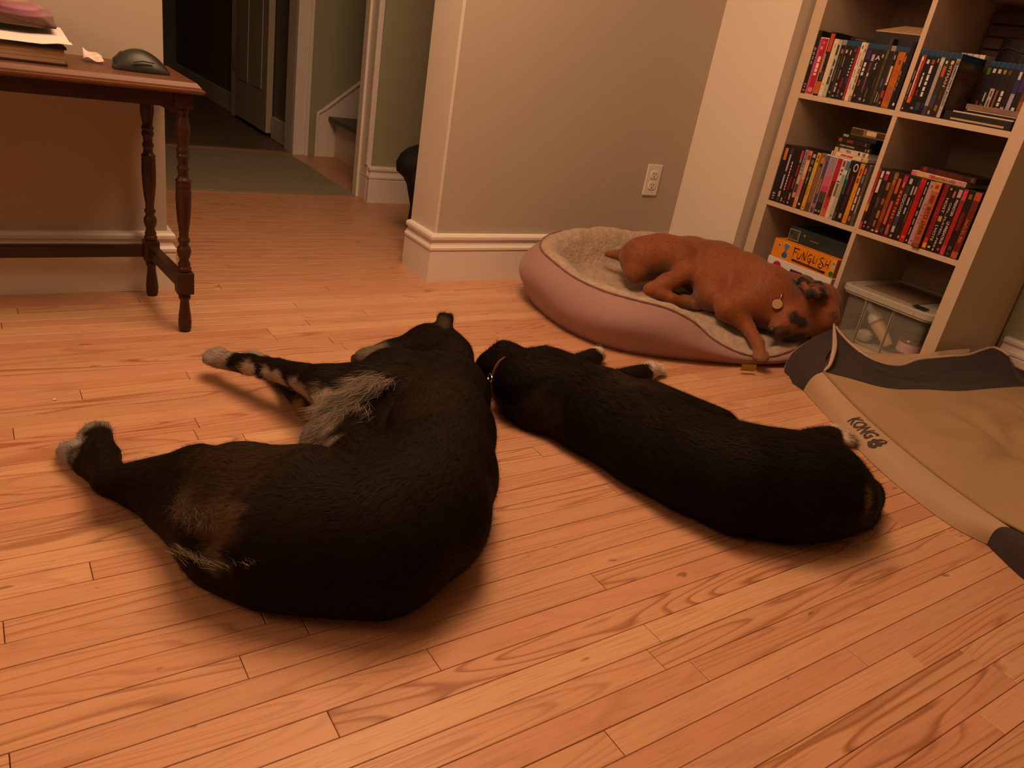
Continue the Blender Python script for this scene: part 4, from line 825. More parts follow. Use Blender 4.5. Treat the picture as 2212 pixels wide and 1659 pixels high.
# hourglass: outline and two bulbs
def disc(poly, m, nm, dx): 
    q = MB(); q.add([onf(y, z, dx) for y, z in poly], [tuple(range(len(poly)))]); q.build(nm, m, gb)
hg = [(0.185, 0.90), (0.255, 0.86), (0.268, 0.80), (0.235, 0.58), (0.228, 0.50), (0.262, 0.30), (0.265, 0.20), (0.235, 0.10), (0.185, 0.12), (0.165, 0.22), (0.17, 0.30), (0.20, 0.50), (0.195, 0.58), (0.172, 0.78)]
grow = lambda P, k: [((y - 0.216) * k + 0.216, (z - 0.5) * (1 + (k - 1) * .6) + 0.5) for y, z in P]
disc(grow(hg, 1.22), col_mat('#e8c878'), 'hourglass_halo', -0.0004); disc(hg, col_mat('#6f8296'), 'hourglass_print', -0.0008)
disc([(0.188, 0.12), (0.235, 0.11), (0.258, 0.2), (0.256, 0.3), (0.228, 0.44), (0.205, 0.44), (0.176, 0.3), (0.172, 0.22)], col_mat('#3e5f8c'), 'sand_print', -0.0011)
m_ = MB()
def stroke(pts, wd):
    """a pen stroke of varying width on the box face"""
    for (a, wa), (b_, wb_) in zip(zip(pts, wd), list(zip(pts, wd))[1:]):
        d = Vector((-(b_[0] - a[0]) * Lb, (b_[1] - a[1]) * Hb)); n_ = Vector((-d.y, d.x)).normalized()
        A, Bq = onf(*a, -0.0009), onf(*b_, -0.0009)
        m_.add([(A[0], A[1] + n_.x * wa / 2, A[2] + n_.y * wa / 2), (Bq[0], Bq[1] + n_.x * wb_ / 2, Bq[2] + n_.y * wb_ / 2), (Bq[0], Bq[1] - n_.x * wb_ / 2, Bq[2] - n_.y * wb_ / 2), (A[0], A[1] - n_.x * wa / 2, A[2] - n_.y * wa / 2)], [(0, 1, 2, 3)])
t, T = 0.0016, 0.0036
stroke([(0.345, 0.36), (0.345, 0.86)], [t, T]); stroke([(0.335, 0.83), (0.425, 0.83)], [T, T]); stroke([(0.345, 0.64), (0.39, 0.64)], [t, T])            # F
stroke([(0.415, 0.66), (0.413, 0.42), (0.43, 0.34), (0.455, 0.36), (0.468, 0.66)], [t, t, T, T, t])                                                         # U
stroke([(0.49, 0.36), (0.495, 0.80)], [t, t]); stroke([(0.492, 0.74), (0.535, 0.40)], [T, T * 1.2]); stroke([(0.54, 0.34), (0.548, 0.92)], [t, t])           # N
stroke([(0.635, 0.74), (0.60, 0.80), (0.573, 0.66), (0.575, 0.48), (0.60, 0.38), (0.63, 0.44), (0.63, 0.56), (0.595, 0.56)], [t, T, t, t, T, t, t, T]); stroke([(0.63, 0.5), (0.615, 0.22)], [T, t])  # G
stroke([(0.665, 0.80), (0.662, 0.44), (0.71, 0.42)], [t, T, t])                                                                                             # L
stroke([(0.715, 0.72), (0.712, 0.50)], [t, t]); stroke([(0.716, 0.82), (0.716, 0.86)], [t, t])                                                               # I
stroke([(0.815, 0.82), (0.775, 0.84), (0.755, 0.72), (0.785, 0.62), (0.825, 0.50), (0.82, 0.34), (0.785, 0.28), (0.755, 0.36), (0.757, 0.48), (0.785, 0.5)], [t, T, t, T, T, t, T, t, t, T])  # S
stroke([(0.85, 0.40), (0.855, 0.80)], [t, t]); stroke([(0.852, 0.58), (0.90, 0.58)], [T, T]); stroke([(0.895, 0.36), (0.905, 0.86)], [t, t])                  # H
m_.build('lettering', col_mat('#1c0c08'), gb)
disc([(0.345, 0.12), (0.88, 0.08), (0.88, 0.20), (0.345, 0.24)], col_mat('#2a160c'), 'tagline_bar', -0.0008)
disc([(0.40, 0.145), (0.80, 0.13), (0.80, 0.165), (0.40, 0.18)], col_mat('#7c5424'), 'tagline', -0.0011)
disc([(0.075, 0.78), (0.118, 0.78), (0.118, 0.60), (0.075, 0.60)], col_mat('#d8d4d8'), 'logo_print', -0.0006); disc([(0.083, 0.75), (0.111, 0.75), (0.111, 0.64), (0.083, 0.64)], col_mat('#2c4a8c'), 'logo_print', -0.0009)
disc([(0.935, 0.93), (0.998, 0.93), (0.998, 0.05), (0.935, 0.05)], col_mat('#d8b488'), 'side_panel_print', -0.0005)
words('lettering', '4+', col_mat('#6c5640'), onf(0.966, 0.74, -0.0009), (0, -1, 0), (0, 0, 1), w=Lb * 0.04, h=Hb * 0.16, parent=gb)
disc([(0.966 + 0.034 * math.cos(a), 0.20 + 0.15 * math.sin(a)) for a in [math.pi * 2 * k / 22 for k in range(22)]], col_mat('#3c7c28'), 'green_badge', -0.0009)
wb2 = thing('game_box', 'white game box with a red dot under the orange word-game box', 'box', (2.297, 1.5465, 0.150))
B((0, -0.132, 0), (0.265, 0.132, 0.0642), 0.0015).build('box_body', mat('white_card', (0.72, 0.69, 0.66), 0.45), wb2)
m_ = MB(); m_.lathe([(0.017, 0), (0.017, 0.0006)], (0, 0, 0), 20, xf=Matrix.Translation((-0.0001, 0.088, 0.038)) @ Matrix.Rotation(-math.pi / 2, 4, 'Y')); m_.build('red_dot', col_mat('#c01c3c'), wb2)
m_ = MB(); m_.box((-0.0008, -0.02, 0.034), (-0.0002, 0.03, 0.046)); m_.build('purple_print', col_mat('#54304c'), wb2)
wb3 = thing('game_box', 'dark blue game box at the bottom of the bottom left stack', 'box', (2.300, 1.5465, 0.0412))
B((0, -0.130, 0), (0.265, 0.130, 0.1086), 0.0015).build('box_body', mat('navy_card', (0.03, 0.035, 0.07), 0.5), wb3)

# --- bottom right cubby: clear tub with its contents
M_tub = mat('cloudy_plastic', (0.66, 0.66, 0.58), 0.28, 0.5, alpha=0.24)
M_tub2 = mat('cloudy_plastic_thick', (0.58, 0.55, 0.46), 0.3, 0.5, alpha=0.72)
tub = thing('storage_tub', 'cloudy clear plastic storage tub with lid in the bottom right cubby', 'tub', (2.475, 1.2225, 0.0412))
def rrect(hx, hy, z, r, n=5):
    out_ = []
    for cx, cy, a0 in ((hx - r, hy - r, 0), (-hx + r, hy - r, 90), (-hx + r, -hy + r, 180), (hx - r, -hy + r, 270)):
        for k in range(n + 1):
            a = math.radians(a0 + 90 * k / n); out_.append((cx + r * math.cos(a), cy + r * math.sin(a), z))
    return out_
m_ = MB(); hx, hy = 0.158, 0.140
m_.loft([rrect(hx * .93 - .0, hy * .93, 0.0015, .02), rrect(hx * .95, hy * .95, 0.004, .022), rrect(hx, hy, 0.158, .025)], cap=False)
m_.loft([rrect(hx * .93, hy * .93, 0.0015, .02), rrect(0.01, 0.01, 0.0012, .005)], cap=True)
m_.build('tub_wall', M_tub, tub, smooth=True)
m_ = MB(); m_.loft([rrect(hx + .001, hy + .001, 0.148, .025), rrect(hx + .012, hy + .012, 0.150, .03), rrect(hx + .012, hy + .012, 0.157, .03), rrect(hx + .001, hy + .001, 0.159, .025)], cap=False); m_.build('rim', M_tub2, tub, smooth=True, angle=30)
for dy in (-0.034, 0.06): B((-hx - 0.004, dy - 0.001, 0.003), (-hx + 0.012, dy + 0.001, 0.150)).build('rib', M_tub2, tub)
m_ = MB(); m_.loft([rrect(hx + .010, hy + .014, 0.1575, .03), rrect(hx + .016, hy + .018, 0.1575, .034), rrect(hx + .016, hy + .018, 0.174, .034), rrect(hx + .012, hy + .014, 0.1765, .032), rrect(hx + .002, hy + .004, 0.1765, .028), rrect(hx - .002, hy, 0.172, .026), rrect(0.02, 0.02, 0.1725, .01)], cap=True)
for dy in (-0.10, -0.05, 0.0, 0.05, 0.10): m_.box((-hx - 0.0175, dy - 0.001, 0.158), (-hx - 0.015, dy + 0.001, 0.174))
m_.build('lid', M_tub2, tub, smooth=True, angle=30)
m_ = MB(); m_.loft([rrect(0.115, 0.105, 0.0, .0), rrect(0.115, 0.105, 0.0, .0)]) if False else m_.box((-0.10, -0.06, 0.1732), (0.12, 0.12, 0.1745)); lb = m_.build('lid_panel', mat('brown_card', (0.20, 0.14, 0.08), 0.6), tub)
m_ = MB(); m_.box((-0.14, -0.112, 0.1768), (-0.11, -0.070, 0.1785), 0.0005); o = m_.build('black_label', mat('matte_black_card', (0, 0, 0)), tub)
def inside(x, y, z): return (2.475 + x, 1.2225 + y, 0.0412 + z)
# tall bottle with nozzle leaning in the tub
bt = thing('glue_bottle', 'cream squeeze bottle with a white nozzle leaning inside the clear tub', 'bottle')
d = Vector((0.0, 0.135, 0.118)); d.normalize(); L_ = 0.185
xf = Matrix.Translation(inside(-0.105, -0.030, 0.0235)) @ d.to_track_quat('Z', 'Y').to_matrix().to_4x4()
xfb = xf @ Matrix.Diagonal((1.0, 1.0, 1, 1))
m_ = MB(); m_.lathe([(0.013, 0), (0.0150, 0.003), (0.0205, 0.055), (0.0225, 0.085), (0.0225, 0.10), (0.017, 0.113), (0.010, 0.117)], n=20, xf=xfb); m_.build('bottle_body', mat('cream_plastic', (0.62, 0.47, 0.24), 0.4), bt, smooth=True)
m_ = MB(); m_.lathe([(0.0232, 0.086), (0.0232, 0.101), (0.0178, 0.1135), (0.0125, 0.1175), (0.0115, 0.120), (0.0095, 0.150), (0.0085, 0.152), (0.006, 0.170), (0.005, 0.171)], n=18, xf=xf); m_.build('nozzle_cap', mat('white_plastic', (0, 0, 0)), bt, smooth=True)
m_ = MB(); m_.lathe([(0.0228, 0.080), (0.0236, 0.081), (0.0236, 0.087), (0.0228, 0.088)], n=18, xf=xf); m_.build('label_band', col_mat('#b06a5c'), bt)
# jar lying with pink label
jr = thing('jar', 'brown jar with a pink and white paper label inside the clear tub', 'jar', inside(-0.09, -0.085, 0.0045))
m_ = MB(); m_.lathe([(0.030, 0.0), (0.034, 0.004), (0.034, 0.055), (0.030, 0.064), (0.026, 0.066)], n=24); m_.build('jar_glass', mat('brown_glass', (0.10, 0.045, 0.02), 0.12, 0.6), jr, smooth=True)
m_ = MB(); m_.lathe([(0.0345, 0.022), (0.0345, 0.052)], n=24, cap=False); m_.build('paper_label', mat('pink_label', (0.62, 0.42, 0.44), 0.6, noise=(70, 0.6, (0.50, 0.20, 0.25))), jr, smooth=True)
m_ = MB(); m_.lathe([(0.029, 0.0655), (0.031, 0.067), (0.031, 0.078), (0.029, 0.080), (0.0, 0.080)], n=24); m_.build('jar_lid', mat('dark_lid', (0.04, 0.025, 0.02), 0.4), jr, smooth=True)
o = MB(); o.lathe([(0.001, 0.0), (0.020, 0.001), (0.027, 0.014), (0.024, 0.028), (0.012, 0.036), (0.0, 0.037)], n=18); o = o.build('cotton_ball', mat('dull_white', (0.5, 0.47, 0.42), 0.8), smooth=True); o.location = inside(-0.10, 0.060, 0.0045); tag(o, 'dull white lump behind the cream bottle in the clear tub', 'ball')
m_ = MB(); m_.tube([inside(-0.128, 0.115, 0.068 + 0.0), inside(-0.126, 0.10, 0.078), inside(-0.122, 0.082, 0.086), inside(-0.12, 0.070, 0.086), inside(-0.121, 0.078, 0.075), inside(-0.126, 0.10, 0.064), inside(-0.128, 0.115, 0.068)], 0.0035, 8); o = m_.build('scissors_handle', mat('black_plastic', (0, 0, 0)), smooth=True); tag(o, 'black looped handle near the left wall inside the clear tub', 'handle')
o = B((-0.06, -0.10, 0.0), (0.10, 0.08, 0.085), 0.004).build('craft_box', mat('grey_green_card', (0.10, 0.10, 0.06), 0.7)); o.location = inside(0.02, 0.01, 0.0045); tag(o, 'grey-green box at the back of the clear tub', 'box')
# ------------------------------------------------------------------ round dog bed
def closed_curve(pts, n):
    """Catmull-Rom through a closed ring of tuples"""
    P = np.array(pts, float); m_ = len(P); out_ = []
    for k in range(n):
        u = k * m_ / n; i = int(u); t = u - i
        p0, p1, p2, p3 = P[(i - 1) % m_], P[i % m_], P[(i + 1) % m_], P[(i + 2) % m_]
        out_.append(0.5 * ((2 * p1) + (-p0 + p2) * t + (2 * p0 - 5 * p1 + 4 * p2 - p3) * t * t + (-p0 + 3 * p1 - 3 * p2 + p3) * t ** 3))
    return np.array(out_)
# x, y of the base outline and the height of the seam above it
RING = [(1.424, 1.893, .175), (1.391, 1.760, .168), (1.385, 1.640, .160), (1.410, 1.530, .157), (1.466, 1.447, .156), (1.545, 1.390, .148), (1.625, 1.350, .118), (1.700, 1.318, .070), (1.786, 1.285, .040), (1.880, 1.262, .032), (1.975, 1.252, .046), (2.09, 1.268, .060), (2.19, 1.350, .075),
        (2.235, 1.48, .10), (2.238, 1.64, .14), (2.20, 1.80, .18), (2.11, 1.95, .195), (1.96, 2.03, .20), (1.80, 2.055, .20), (1.63, 2.045, .195), (1.50, 1.985, .185)]
NB = 168
R_ = closed_curve(RING, NB); CB = np.array([1.83, 1.66])
bed = thing('round_dog_bed', 'round mauve dog bed with a tan fleece lining, the brown dog curled in it', 'dog bed', (0, 0, 0))
M_mauve = mat('mauve_canvas', (0.36, 0.215, 0.195), 0.85, 0.15, noise=(5, 0.35, (0.31, 0.18, 0.16)), bump=(260, 0.35, 0.0015), sheen=0.15)
M_fleece = mat('tan_fleece', (0.46, 0.36, 0.27), 1.0, 0.05, noise=(55, 0.7, (0.30, 0.22, 0.15)), bump=(95, 0.9, 0.006), sheen=0.3)
nrm = []
for k in range(NB):
    t_ = R_[(k + 1) % NB][:2] - R_[k - 1][:2]; n_ = np.array([t_[1], -t_[0]]); n_ /= np.linalg.norm(n_)
    if n_ @ (R_[k][:2] - CB) < 0: n_ = -n_
    nrm.append(n_)
bn = smooth_noise(31, 5, 0.005, 9.0); fn = smooth_noise(8, 6, 0.003, 40.0)
def ringpts(off, zf, wob=0.0):
    out_ = []
    for k in range(NB):
        hs = R_[k][2]; o_ = off(hs); z = zf(hs)
        p = R_[k][:2] + nrm[k] * o_
        w_ = wob * bn((p[0], p[1], z * 2)) 
        out_.append((p[0] + nrm[k][0] * w_, p[1] + nrm[k][1] * w_, max(0.001, z)))
    return out_
shell = MB(); rings = [ringpts(lambda h: -0.05, lambda h: 0.0006)]
for s in np.linspace(0, 1, 12):
    a = math.pi * (0.86 * s)
    rings.append(ringpts(lambda h, a=a, s=s: -0.028 * (1 - s) * (1 - s) + (0.038 * min(1, h / 0.15)) * math.sin(a) - 0.042 * s * s * min(1, h / .1), lambda h, s=s: 0.001 + (h - 0.001) * (s ** 0.9), 0.7 * math.sin(math.pi * s)))
shell.loft(rings, cap=False); shell.build('outer_shell', M_mauve, bed, smooth=True, angle=80)
SEAM = rings[-1]
pipe = MB()
m_ = [(p[0] - nrm[k][0] * 0.001, p[1] - nrm[k][1] * 0.001, p[2] + 0.002) for k, p in enumerate(SEAM)]
rr = []
for k in range(NB):
    c = Vector(m_[k]); d = (Vector(m_[(k + 1) % NB]) - Vector(m_[k - 1])).normalized(); a = Vector((0, 0, 1)); b_ = d.cross(a).normalized(); a = b_.cross(d)
    r0 = 0.0034 + 0.0006 * math.sin(k * 1.7)
    rr.append([c + r0 * (math.cos(q) * a + math.sin(q) * b_) for q in [2 * math.pi * j / 6 for j in range(6)]])
pipe.loft(rr + [rr[0]], cap=False); pipe.build('piping', mat('brown_piping', (0.22, 0.12, 0.09), 0.8, bump=(200, 0.6, 0.003)), bed, smooth=True)
ins = MB(); rings = [[(p[0] - nrm[k][0] * 0.002, p[1] - nrm[k][1] * 0.002, p[2] + 0.001) for k, p in enumerate(SEAM)]]
def q_(o1, f):
    out_ = []
    for k in range(NB):
        hs = R_[k][2]; x, y, z = SEAM[k]; z2 = f(hs, z); w_ = fn((x - nrm[k][0] * o1, y - nrm[k][1] * o1, z2))
        out_.append((x - nrm[k][0] * o1, y - nrm[k][1] * o1, z2 + w_))
    return out_
rings += [q_(0.012, lambda h, z: z + 0.009), q_(0.028, lambda h, z: z + 0.011), q_(0.046, lambda h, z: z + 0.003), q_(0.064, lambda h, z: z * 0.82 + 0.008), q_(0.080, lambda h, z: z * 0.5 + 0.028), q_(0.098, lambda h, z: z * 0.22 + 0.045)]
for s in np.linspace(0.12, 1, 12):
    base = rings[6] if s <= 0.12 else base
    zc = lambda p: 0.062 + 0.012 * math.sin(min(1, s * 1.3) * math.pi / 2)
    rings.append([(p[0] + (CB[0] - p[0]) * s * 0.985, p[1] + (CB[1] - p[1]) * s * 0.985, (p[2] * (1 - min(1, s * 2.2)) + zc(p) * min(1, s * 2.2)) + fn((p[0] + (CB[0] - p[0]) * s, p[1] + (CB[1] - p[1]) * s, .3)) * 1.2) for p in base])
ins.loft(rings, cap=False); ins.add(rings[-1], [tuple(range(NB))]); ins.build('fleece_lining', M_fleece, bed, smooth=True, angle=80)
m_ = MB(); P = [[(1.742 + 0.044 * i / 4 + 0.012 * j / 3, 1.262 - 0.016 * i / 4 + 0.0 * j + 0.010 * (j / 3) ** 2 - 0.010, 0.034 - 0.026 * j / 3) for j in range(4)] for i in range(5)]
m_.grid(P); m_.grid([[(a, b_ - 0.0012, c) for a, b_, c in r] for r in P], flip=True); m_.build('tag', mat('yellow_tag', (0.40, 0.30, 0.07), 0.6), bed)

# ------------------------------------------------------------------ flat dog bed with charcoal corners
kb = thing('flat_dog_bed', 'flat tan dog bed with charcoal corners and a dark upright back edge', 'dog bed', (0, 0, 0))
M_tan = mat('tan_canvas', (0.42, 0.295, 0.19), 0.9, 0.12, noise=(7, 0.3, (0.37, 0.25, 0.155)), bump=(300, 0.3, 0.0012), sheen=0.1)
M_top = mat('tan_plush', (0.37, 0.25, 0.135), 0.98, 0.06, noise=(6, 0.5, (0.31, 0.205, 0.105)), bump=(150, 0.5, 0.003), sheen=0.1)
M_char = mat('charcoal_canvas', (0.040, 0.030, 0.032), 0.85, 0.15, bump=(260, 0.3, 0.0012), sheen=0.1)
def poly(pts, n):
    P = [Vector(p) for p in pts]; L = [0]
    for a, b_ in zip(P, P[1:]): L.append(L[-1] + (b_ - a).length)
    out_ = []
    for k in range(n):
        s = L[-1] * k / (n - 1); i = 0
        while i < len(P) - 2 and L[i + 1] < s: i += 1
        t = (s - L[i]) / max(1e-9, L[i + 1] - L[i]); p0, p1, p2, p3 = P[max(0, i - 1)], P[i], P[i + 1], P[min(len(P) - 1, i + 2)]
        out_.append(0.5 * ((2 * p1) + (-p0 + p2) * t + (2 * p0 - 5 * p1 + 4 * p2 - p3) * t * t + (-p0 + 3 * p1 - 3 * p2 + p3) * t ** 3))
    return out_
FLOOR_E = poly([(1.861, 1.116, 0), (1.786, 0.988, 0), (1.713, 0.859, 0), (1.661, 0.758, 0), (1.626, 0.671, 0), (1.600, 0.583, 0), (1.591, 0.521, 0), (1.601, 0.469, 0)], 30)
SEAM_E = poly([(1.874, 1.085, .072), (1.836, 0.990, .056), (1.794, 0.891, .046), (1.759, 0.798, .040), (1.723, 0.708, .038), (1.690, 0.628, .039), (1.662, 0.556, .042), (1.635, 0.491, .047), (1.619, 0.450, .050)], 30)
def gusset(F_, S_, bul=0.014):
    rows_ = []
    for a, b_ in zip(F_, S_):
        d = Vector((a.x - b_.x, a.y - b_.y, 0)); out_ = Vector((-0.93, 0.37, 0)); r_ = []
        for k in range(8):
            t = k / 7; p = a.lerp(b_, t); bl = math.sin(math.pi * t) * bul
            r_.append(p + out_ * bl * 0.6 + Vector((0, 0, bl * 0.8 + 0.0012 * (1 - t))))
        rows_.append(r_)
    return rows_
G = gusset(FLOOR_E, SEAM_E)
m_ = MB(); m_.grid(G); m_.build('side_gusset', M_tan, kb, smooth=True, angle=80)
# near corner, charcoal, running out of the picture
FC = poly([(1.601, 0.469, 0), (1.560, 0.395, 0), (1.545, 0.340, 0), (1.545, 0.22, 0), (1.56, 0.10, 0), (1.62, 0.0, 0)], 16); SC = poly([(1.619, 0.450, .050), (1.600, 0.385, .064), (1.595, 0.32, .068), (1.598, 0.22, .066), (1.63, 0.12, .062), (1.70, 0.05, .060)], 16)
m_ = MB(); m_.grid(gusset(FC, SC, 0.022)); m_.build('corner_patch', M_char, kb, smooth=True, angle=80)
# far corner, charcoal, pulled up to a peak
FCF = [(1.921, 1.231, 0.012), (1.905, 1.195, 0.002), (1.861, 1.116, 0.0012)]
m_ = MB()
edge0 = poly([(1.861, 1.116, 0.0012), (1.861, 1.108, 0.04), (1.874, 1.085, .072)], 10)
edge1 = poly([(1.905, 1.200, 0.002), (1.915, 1.195, 0.05), (1.965, 1.165, 0.088), (2.02, 1.165, 0.112)], 10)
edge2 = poly([(1.940, 1.245, 0.004), (1.955, 1.250, 0.045), (2.02, 1.245, 0.09), (2.110, 1.236, 0.130)], 10)
edgem = [a.lerp(b_, .5) + Vector((-0.012, .004, 0.008 * math.sin(math.pi * i / 9))) for i, (a, b_) in enumerate(zip(edge0, edge1))]
m_.grid([edge0, edgem, edge1, [a.lerp(b_, .5) + Vector((-.006, .008, .004)) for a, b_ in zip(edge1, edge2)], edge2]); m_.build('corner_patch', M_char, kb, smooth=True, angle=80)
m_ = MB(); m_.grid([[p + Vector((0, 0.0, -0.002)) for p in edge2], poly([(1.955, 1.262, 0.002), (1.985, 1.270, 0.04), (2.05, 1.265, 0.08), (2.118, 1.246, 0.127)], 10)]); m_.build('back_facing', M_tan, kb, smooth=True)
# upright back panel
BOT = poly([(1.878, 1.082, .073), (1.913, 1.025, .076), (1.945, 0.962, .079), (1.986, 0.931, .080), (2.078, 0.908, .080), (2.191, 0.870, .080), (2.346, 0.849, .080), (2.487, 0.827, .080), (2.60, 0.80, .078)], 40)
TOP = poly([(2.112, 1.238, .131), (2.075, 1.195, .128), (2.016, 1.116, .128), (2.010, 1.060, .117), (2.040, 1.028, .107), (2.105, 1.006, .102), (2.200, 1.012, .108), (2.262, 0.998, .116), (2.300, 0.973, .128), (2.370, 0.960, .131), (2.455, 0.958, .142), (2.500, 0.948, .150), (2.490, 0.900, .146), (2.520, 0.885, .115), (2.60, 0.835, .095)], 40)
wn_ = smooth_noise(51, 4, 0.006, 22)
def panel(shift):
    rows_ = []
    for i, (a, b_) in enumerate(zip(BOT, TOP)):
        r_ = []
        for k in range(9):
            t = k / 8; p = a.lerp(b_, t); w_ = math.sin(math.pi * t) * (0.4 + wn_((p.x, p.y, t)) * 40) * 0.010
            r_.append(p + Vector((0.25 * w_, 0.9 * w_, -1.2 * abs(w_))) + shift)
        rows_.append(r_)
    return rows_
PF = panel(Vector((0, 0, 0))); PB = [[p + Vector((0.006, 0.008, -0.006)) for p in r_] for r_ in PF]
m_ = MB(); m_.grid(PF); m_.build('back_panel', M_char, kb, smooth=True, angle=80)
m_ = MB(); m_.grid(PB, flip=True); m_.build('back_panel_reverse', M_tan, kb, smooth=True, angle=80)
# tan outer side of the back edge, seen over the sag
m_ = MB()
T2 = poly([(2.03, 1.115, .112), (2.09, 1.092, .108), (2.18, 1.062, .110), (2.262, 1.028, .118), (2.280, 1.000, .136), (2.345, 0.985, .142), (2.40, 0.972, .146)], 20)
B2 = poly([(2.055, 1.150, .004), (2.11, 1.125, .003), (2.20, 1.090, .003), (2.275, 1.045, .003), (2.285, 1.010, .003), (2.36, 1.005, .003), (2.43, 1.000, .003)], 20)
In2 = [TOP[int(8 + 18 * i / 19)] + Vector((0.004, 0.004, -0.012)) for i in range(20)]
m_.grid([In2, [a.lerp(b_, .5) + Vector((0, 0, .004)) for a, b_ in zip(In2, T2)], T2, [a.lerp(b_, .5) + Vector((.004, .006, 0)) for a, b_ in zip(T2, B2)], B2]); m_.build('outer_gusset', M_tan, kb, smooth=True, angle=80)
# top fabric: from the near seam across to the right, rumpled
NU, NV = 46, 60
rightE = poly([(2.60, 0.80, .078), (2.60, 0.55, .07), (2.58, 0.30, .065), (2.50, 0.05, .06)], NU)
nearE = poly([(1.874, 1.085, .072), (1.836, 0.990, .056), (1.794, 0.891, .046), (1.759, 0.798, .040), (1.723, 0.708, .038), (1.690, 0.628, .039), (1.662, 0.556, .042), (1.635, 0.491, .047), (1.600, 0.385, .064), (1.598, 0.22, .066), (1.63, 0.12, .062), (1.70, 0.05, .060)], NU)
topb = poly([tuple(p) for p in BOT], NV); botb = poly([(1.70, 0.05, .06), (2.1, 0.03, .055), (2.50, 0.05, .06)], NV)
tn = smooth_noise(77, 6, 0.006, 9.0); tn2 = smooth_noise(78, 5, 0.003, 26.0)
P = []
for i in range(NU):
    u = i / (NU - 1); r_ = []
    for j in range(NV):
        v_ = j / (NV - 1)
        p = (nearE[i] * (1 - v_) + rightE[i] * v_) + (topb[j] * (1 - u) + botb[j] * u) - ((topb[0] * (1 - u) + botb[0] * u) * (1 - v_) + (topb[-1] * (1 - u) + botb[-1] * u) * v_)
        e_ = min(1, min(u, 1 - u, v_, 1 - v_) * 7)
        # pulled, wrinkled spots
        wz = 0
        for cx, cy, k_ in ((2.26, 0.66, 1.0), (2.02, 0.62, 0.8), (2.33, 0.40, .8)):
            dx, dy = p.x - cx, p.y - cy; r2 = math.hypot(dx, dy); a = math.atan2(dy, dx)
            wz += 1.35 * k_ * (-0.018 * math.exp(-(r2 / 0.05) ** 2) + 0.008 * math.cos(7 * a + cx * 9) * math.exp(-((r2 - 0.10) / 0.085) ** 2))
        r_.append((p.x, p.y, max(0.004, p.z + e_ * (0.012 * math.sin(math.pi * v_) + tn((p.x, p.y, 0)) + tn2((p.x, p.y, 0)) + wz))))
    P.append(r_)
m_ = MB(); m_.grid(P); m_.build('top_cover', M_top, kb, smooth=True, angle=80)
# cords along the seams
m_ = MB(); m_.tube([p + Vector((0, 0, 0.001)) for p in nearE], 0.0032, 6); m_.build('seam_piping', mat('tan_piping', (0.27, 0.17, 0.07), 0.85), kb, smooth=True)
m_ = MB(); m_.tube(poly([(1.874, 1.085, .075), (1.890, 1.085, .088), (1.925, 1.105, .104), (1.985, 1.145, .116), (2.06, 1.205, .131), (2.100, 1.238, .139), (2.118, 1.246, .130)], 22), [0.0035 + 0.0035 * math.sin(math.pi * min(1, i / 18)) for i in range(22)], 8); m_.build('edge_piping', mat('pale_piping', (0.46, 0.34, 0.24), 0.85), kb, smooth=True)
m_ = MB(); m_.tube([p + Vector((0.002, 0.002, 0.001)) for p in TOP], 0.0036, 6); m_.build('edge_piping', mat('pale_piping', (0, 0, 0)), kb, smooth=True)
# printed logo on the side gusset
lx = (FLOOR_E[14] - FLOOR_E[8]).normalized()
def on_gusset(s, t):
    i = min(len(G) - 2, max(0, s * (len(G) - 1))); i0 = int(i); k = t * 7; k0 = min(6, int(k)); fi, fk = i - i0, k - k0
    a = G[i0][k0].lerp(G[i0 + 1][k0], fi); b_ = G[i0][k0 + 1].lerp(G[i0 + 1][k0 + 1], fi)
    return a.lerp(b_, fk)
def wrap(me, s0, s1, t0, t1, lift):
    co = np.empty(len(me.vertices) * 3); me.vertices.foreach_get('co', co); co = co.reshape(-1, 3)
    lo, hi = co[:, :2].min(0), co[:, :2].max(0)
    for i, p in enumerate(co):
        u, w_ = (p[0] - lo[0]) / (hi[0] - lo[0]), (p[1] - lo[1]) / (hi[1] - lo[1])
        q = on_gusset(s0 + (s1 - s0) * u, t0 + (t1 - t0) * w_); co[i] = q + Vector((-0.75, 0.3, 0.6)) * lift
    me.vertices.foreach_set('co', co.ravel()); me.update()
me = text_mesh('KONG', 1.0, 1.0, bold=0.035, spacing=0.92); 
bm = bmesh.new(); bm.from_mesh(me); bmesh.ops.triangulate(bm, faces=bm.faces[:]); bmesh.ops.subdivide_edges(bm, edges=bm.edges[:], cuts=1); bm.to_mesh(me); bm.free()
wrap(me, 0.315, 0.445, 0.34, 0.80, 0.0012)
me.materials.append(mat('logo_print', (0.055, 0.035, 0.040), 0.8)); o = bpy.data.objects.new('logo_lettering', me); COL.objects.link(o); o.parent = kb
m_ = MB(); lob = []
for a in [2 * math.pi * k / 40 for k in range(40)]:
    # three stacked lobes, large to small
    y = math.sin(a); wdt = (0.5 + 0.0 * y)
    lob.append((math.cos(a) * (0.46 - 0.12 * y) * (1 + 0.16 * math.cos(3 * math.pi * y)), y))
cen = (0, 0); vv = [(0, 0, 0)] + [(x, y, 0) for x, y in lob]; m_.add(vv, [(0, 1 + k, 1 + (k + 1) % 40) for k in range(40)])
me = m_.mesh('logo_shape', mat('logo_shape_print', (0.045, 0.036, 0.022), 0.8)); wrap(me, 0.455, 0.505, 0.24, 0.80, 0.0012); o = bpy.data.objects.new('logo_shape', me); COL.objects.link(o); o.parent = kb

